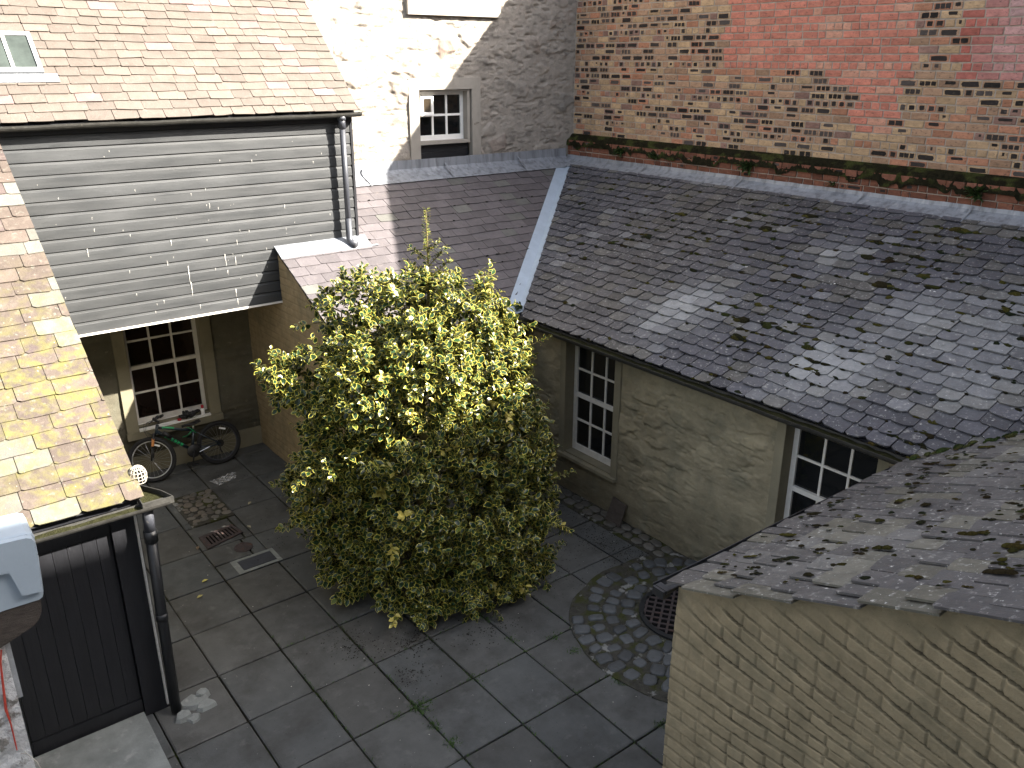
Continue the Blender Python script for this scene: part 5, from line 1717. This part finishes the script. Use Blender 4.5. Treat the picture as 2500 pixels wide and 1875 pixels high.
# ================================================================ DRAINS AND COVERS
gq = [Vector((-.535, 3.17, 0)), Vector((-.12, 3.23, 0)), Vector((-.085, 2.975, 0)), Vector((-.54, 2.855, 0))]
def gp(s_, t, z): return (gq[0].lerp(gq[1], s_)).lerp(gq[3].lerp(gq[2], s_), t) + Vector((0, 0, z))
dg = thing("drain_grate", (-.32, 3.05, 0), "rusty rectangular drain grate with eight slots set in the paving", "drain")
b = MB()
def qbox(mb, s0, s1, t0, t1, z0, z1):
    mb.hexa([gp(s0, t0, z0), gp(s1, t0, z0), gp(s1, t1, z0), gp(s0, t1, z0), gp(s0, t0, z1), gp(s1, t0, z1), gp(s1, t1, z1), gp(s0, t1, z1)])
qbox(b, 0, 1, 0, .16, .001, .016); qbox(b, 0, 1, .84, 1, .001, .016); qbox(b, 0, .08, .16, .84, .001, .016); qbox(b, .92, 1, .16, .84, .001, .016)
for k in range(9):
    s0 = .08 + .84 * (k / 9 + .028)
    qbox(b, s0 if k else .08, s0 + .045, .16, .84, .002, .0145)
b.build("frame", MAT['rust'], dg)
b = MB(); qbox(b, .05, .95, .1, .9, .002, .006); b.build("shaft", MAT['hole'], dg)
b = MB(); b.lathe((-.20, 2.66, .001), [(.105, 0), (.105, .007), (.092, .009), (.09, .006), (.04, .0065), (.001, .007)], 28)
tag(b.build("inspection_cover", MAT['rust']), "small round rusty cover between the drain grate and the square stop tap lid", "cover")
sc_ = thing("stopcock_cover", (-.19, 2.3, 0), "grey rectangular lid in a rough mortar surround near the drain grate", "cover")
b = MB(); b.hexa([(-.37, 2.40, .001), (0, 2.40, .001), (.0, 2.20, .001), (-.37, 2.20, .001), (-.37, 2.40, .009), (0, 2.40, .009), (.0, 2.20, .009), (-.37, 2.20, .009)]); b.build("lid", MAT['pipe_grey'], sc_)
b = MB()
for (x0, x1, y0, y1) in ((-.44, .05, 2.405, 2.45), (-.44, .05, 2.15, 2.195), (-.44, -.375, 2.195, 2.405), (.005, .05, 2.195, 2.405)):
    b.box(IDENT, x0, x1, y0, y1, .0005, .0065)
b.build("mortar_surround", MAT['concrete'], sc_)
mh = thing("manhole_cover", (MC[0], MC[1], 0), "round black iron lattice manhole grate in the middle of the cobbles", "manhole")
b = MB(); b.lathe((MC[0], MC[1], .013), [(MR, 0), (MR, .022), (MR - .05, .022), (MR - .05, .004)], 48); ring_o = b.build("rim", MAT['iron'], mh)
b = MB(); b.lathe((MC[0], MC[1], .014), [(MR - .02, 0), (MR - .02, .006)], 40); b.build("shaft", MAT['hole'], mh)
b = MB()
for k in range(-5, 6):
    o_ = k * .082
    hl = math.sqrt(max(0, (MR - .04) ** 2 - o_ ** 2))
    if hl < .05: continue
    ca, sa_ = math.cos(.62), math.sin(.62)
    for (dx, dy, zz_) in ((ca, sa_, .030), (-sa_, ca, .0265)):
        c = Vector((MC[0] - dy * o_, MC[1] + dx * o_, zz_))
        a = c - Vector((dx, dy, 0)) * hl; e = c + Vector((dx, dy, 0)) * hl
        nn = Vector((-dy, dx, 0)) * .011
        up3 = Vector((0, 0, .005))
        b.hexa([a - nn - up3, e - nn - up3, e + nn - up3, a + nn - up3, a - nn + up3, e - nn + up3, e + nn + up3, a + nn + up3])
b.build("lattice", MAT['rust'], mh)

# ================================================================ LITTER AND SMALL GROWTH
b = MB()
lrg = random.Random(14)
def crumbs(cx, cy, rx, ry, n, dark=True, s=.012):
    for _k in range(n):
        x, y = lrg.gauss(cx, rx), lrg.gauss(cy, ry)
        if not (-1.6 < x < 3.6): continue
        r = s * lrg.uniform(.3, 1)
        a = lrg.uniform(0, 6)
        v = lrg.uniform(.5, 1.4)
        b.col = (.014 * v, .012 * v, .009 * v) if dark else (.55, .52, .45)
        b.add([(x + r * math.cos(a + t) * (1 if i % 2 else .5), y + r * math.sin(a + t) * (1 if i % 2 else .5), .0075 + lrg.uniform(0, .006)) for i, t in enumerate((0, 1.57, 3.14, 4.71))], [(0, 1, 2, 3)])
for q in [(.42, .02, .12, .10, 260), (-.05, .36, .12, .14, 200), (.18, -.35, .10, .10, 120), (1.1, -.25, .16, .10, 160), (3.15, .2, .16, .3, 480), (3.2, -.3, .2, .2, 300), (2.5, .3, .4, .25, 200), (2.0, -.1, .3, .3, 120), (.2, 2.6, .3, .5, 90), (.3, 4.4, .5, .4, 120), (3.3, .8, .1, .4, 200)]:
    crumbs(*q)
crumbs(.8, -1.0, 1.2, 1.2, 40, False, .007)
crumbs(-.6, 2.2, .6, 1.2, 30, False, .008)
b.build("leaf_litter", MAT['litter'])
tag(bpy.data.objects["leaf_litter"], "dark crumbs of dead leaf scattered over the paving slabs", "leaf litter", kind="stuff")
b = MB()
def tuft(x, y, n, s):
    for _k in range(n):
        px_, py_ = x + lrg.gauss(0, s), y + lrg.gauss(0, s)
        a = lrg.uniform(0, 6.28)
        h = lrg.uniform(.006, .02); w_ = lrg.uniform(.004, .009)
        v = lrg.uniform(.6, 1.3)
        b.col = (.04 * v, .075 * v, .016 * v)
        d = Vector((math.cos(a), math.sin(a), 0)); s2 = Vector((-d.y, d.x, 0))
        p_ = Vector((px_, py_, -.006))
        b.add([p_ - s2 * w_ * .5, p_ + s2 * w_ * .5, p_ + d * h * .6 + s2 * w_ * .6 + Vector((0, 0, h)), p_ + d * h * 1.1 + Vector((0, 0, h * 1.1))], [(0, 1, 2, 3)])
for (x, y, n) in [(0, -.716, 160), (.03, -.8, 90), (.0, -1.0, 120), (.02, -1.25, 160), (.1, -.72, 60), (-.2, -.71, 50), (1.2, -.5, 60), (1.55, -.72, 90), (1.2, -.1, 60), (1.8, -2.148, 160), (1.5, -2.15, 90), (1.62, -1.55, 160), (1.72, -1.75, 120), (1.9, -1.95, 120), (2.1, -2.2, 160), (1.57, -1.0, 120), (2.2, -1.9, 90), (1.8, -2.5, 60), (1.95, -.6, 60), (.6, -.72, 40), (2.4, -.35, 50)]:
    tuft(x, y, n, .035)
for k in range(1300):
    if lrg.random() < .5: tuft(lrg.randrange(-1, 4) * .6, lrg.uniform(-2.6, 1.0), 1, .005)
    else: tuft(lrg.uniform(-.6, 2.4), lrg.randrange(-4, 2) * .716, 1, .005)
b.build("joint_weeds", MAT['weed'], None, recalc=False)
tag(bpy.data.objects["joint_weeds"], "fine green weeds and moss growing in the joints of the paving", "weeds", kind="stuff")

def weed(name, p, n, s, label, group):
    mb = MB()
    p = Vector(p)
    for _k in range(n):
        d = Vector((lrg.uniform(-1, -.1), lrg.uniform(-1, 1), lrg.uniform(-.3, 1))).normalized()
        l = s * lrg.uniform(.5, 1.1)
        v = lrg.uniform(.6, 1.4)
        mb.col = (.035 * v, .06 * v, .016 * v)
        sd_ = d.cross(Vector((0, 0, 1))).normalized() * s * .16
        q = p + Vector((lrg.uniform(-.1, .1) * s, lrg.uniform(-.5, .5) * s, lrg.uniform(-.2, .3) * s))
        mb.add([q, q + d * l * .5 + sd_, q + d * l + Vector((0, 0, -.2 * l)), q + d * l * .5 - sd_], [(0, 1, 2, 3)])
    o = mb.build(name, MAT['weed'], None, recalc=False)
    return tag(o, label, "weed", group)
for y, n, s, lb in [(3.98, 60, .12, "largest green weed hanging below the mossy ledge, near the wall corner"), (3.25, 40, .10, "small weed under the ledge right of the largest one"), (1.55, 70, .13, "weed spilling over the ledge under the tall red brick patch"),
                    (.25, 30, .07, "tiny weed sprouting from the lead flashing"), (-1.5, 60, .14, "weed on the mossy ledge near the right edge of the picture")]:
    weed("weed", (XBL - .03, y, 3.83 if y > .5 or y < -1 else 3.74), n, s, lb, "weeds on the brick ledge")
# a trailing weed in the foot of the lead valley
weed("weed", (3.58, 2.40, 2.25), 60, .09, "dark weed sprouting at the foot of the lead valley above the gutter", "weeds in the lead valley")

# fallen leaves
fl = [(.25, 3.6, "pale fallen leaf lying near the pebbles beside the bush", (.32, .29, .2)), (.02, 3.05, "small pale fallen leaf on the slab right of the drain grate", (.28, .26, .19)),
      (-.78, 2.25, "yellow fallen leaf on the slab left of the grey lid", (.42, .38, .12)), (-.62, 2.95, "curled brown leaf lying at the left side of the drain grate", (.2, .15, .1)),
      (-.92, 2.0, "yellow leaf lying close to the shed downpipe", (.38, .34, .14))]
for x, y, lb, col in fl:
    mb = MB(); mb.col = col
    a = lrg.uniform(0, 3)
    d, s2 = Vector((math.cos(a), math.sin(a), 0)), Vector((-math.sin(a), math.cos(a), 0))
    L_ = .075
    o_ = [(0, 0, 0), (.25, .2, .008), (.55, .27, .012), (1, 0, .004), (.55, -.27, .012), (.25, -.2, .008)]
    mb.add([d * L_ * (q - .5) + s2 * L_ * r + Vector((0, 0, .010 + h)) for q, r, h in o_] + [d * L_ * (q - .5) + Vector((0, 0, .010)) for q in (.3, .65)],
           [(0, 6, 1), (1, 6, 7, 2), (2, 7, 3), (3, 7, 4), (4, 7, 6, 5), (5, 6, 0)])
    o = mb.build("fallen_leaf", MAT['litter'])
    o.location = (x, y, 0)
    tag(o, lb, "leaf", "fallen leaves")

# crumpled clear plastic bag by the bicycle
nu = 26
U, V = np.meshgrid(np.linspace(-1, 1, nu), np.linspace(-1, 1, nu), indexing='ij')
hgt = .012 + .07 * np.abs(fbm(U * 3 + 5, V * 3, 81) - .5) * 2 * (1 - .7 * np.maximum(U ** 2, V ** 2)) + .03 * fbm(U * 7, V * 7, 82) * (1 - np.maximum(np.abs(U), np.abs(V)))
P = np.stack([.23 + .16 * U * (1 + .25 * V) + .03 * fbm(U * 3, V * 3, 83), 4.42 + .10 * V + .04 * U, hgt], -1)
o = link("plastic_bag", grid_mesh("plastic_bag", P, np.full(P.shape, .7), smooth=False), MAT['film'])
tag(o, "crumpled clear plastic bag lying on the paving in front of the rear bicycle wheel", "plastic bag")
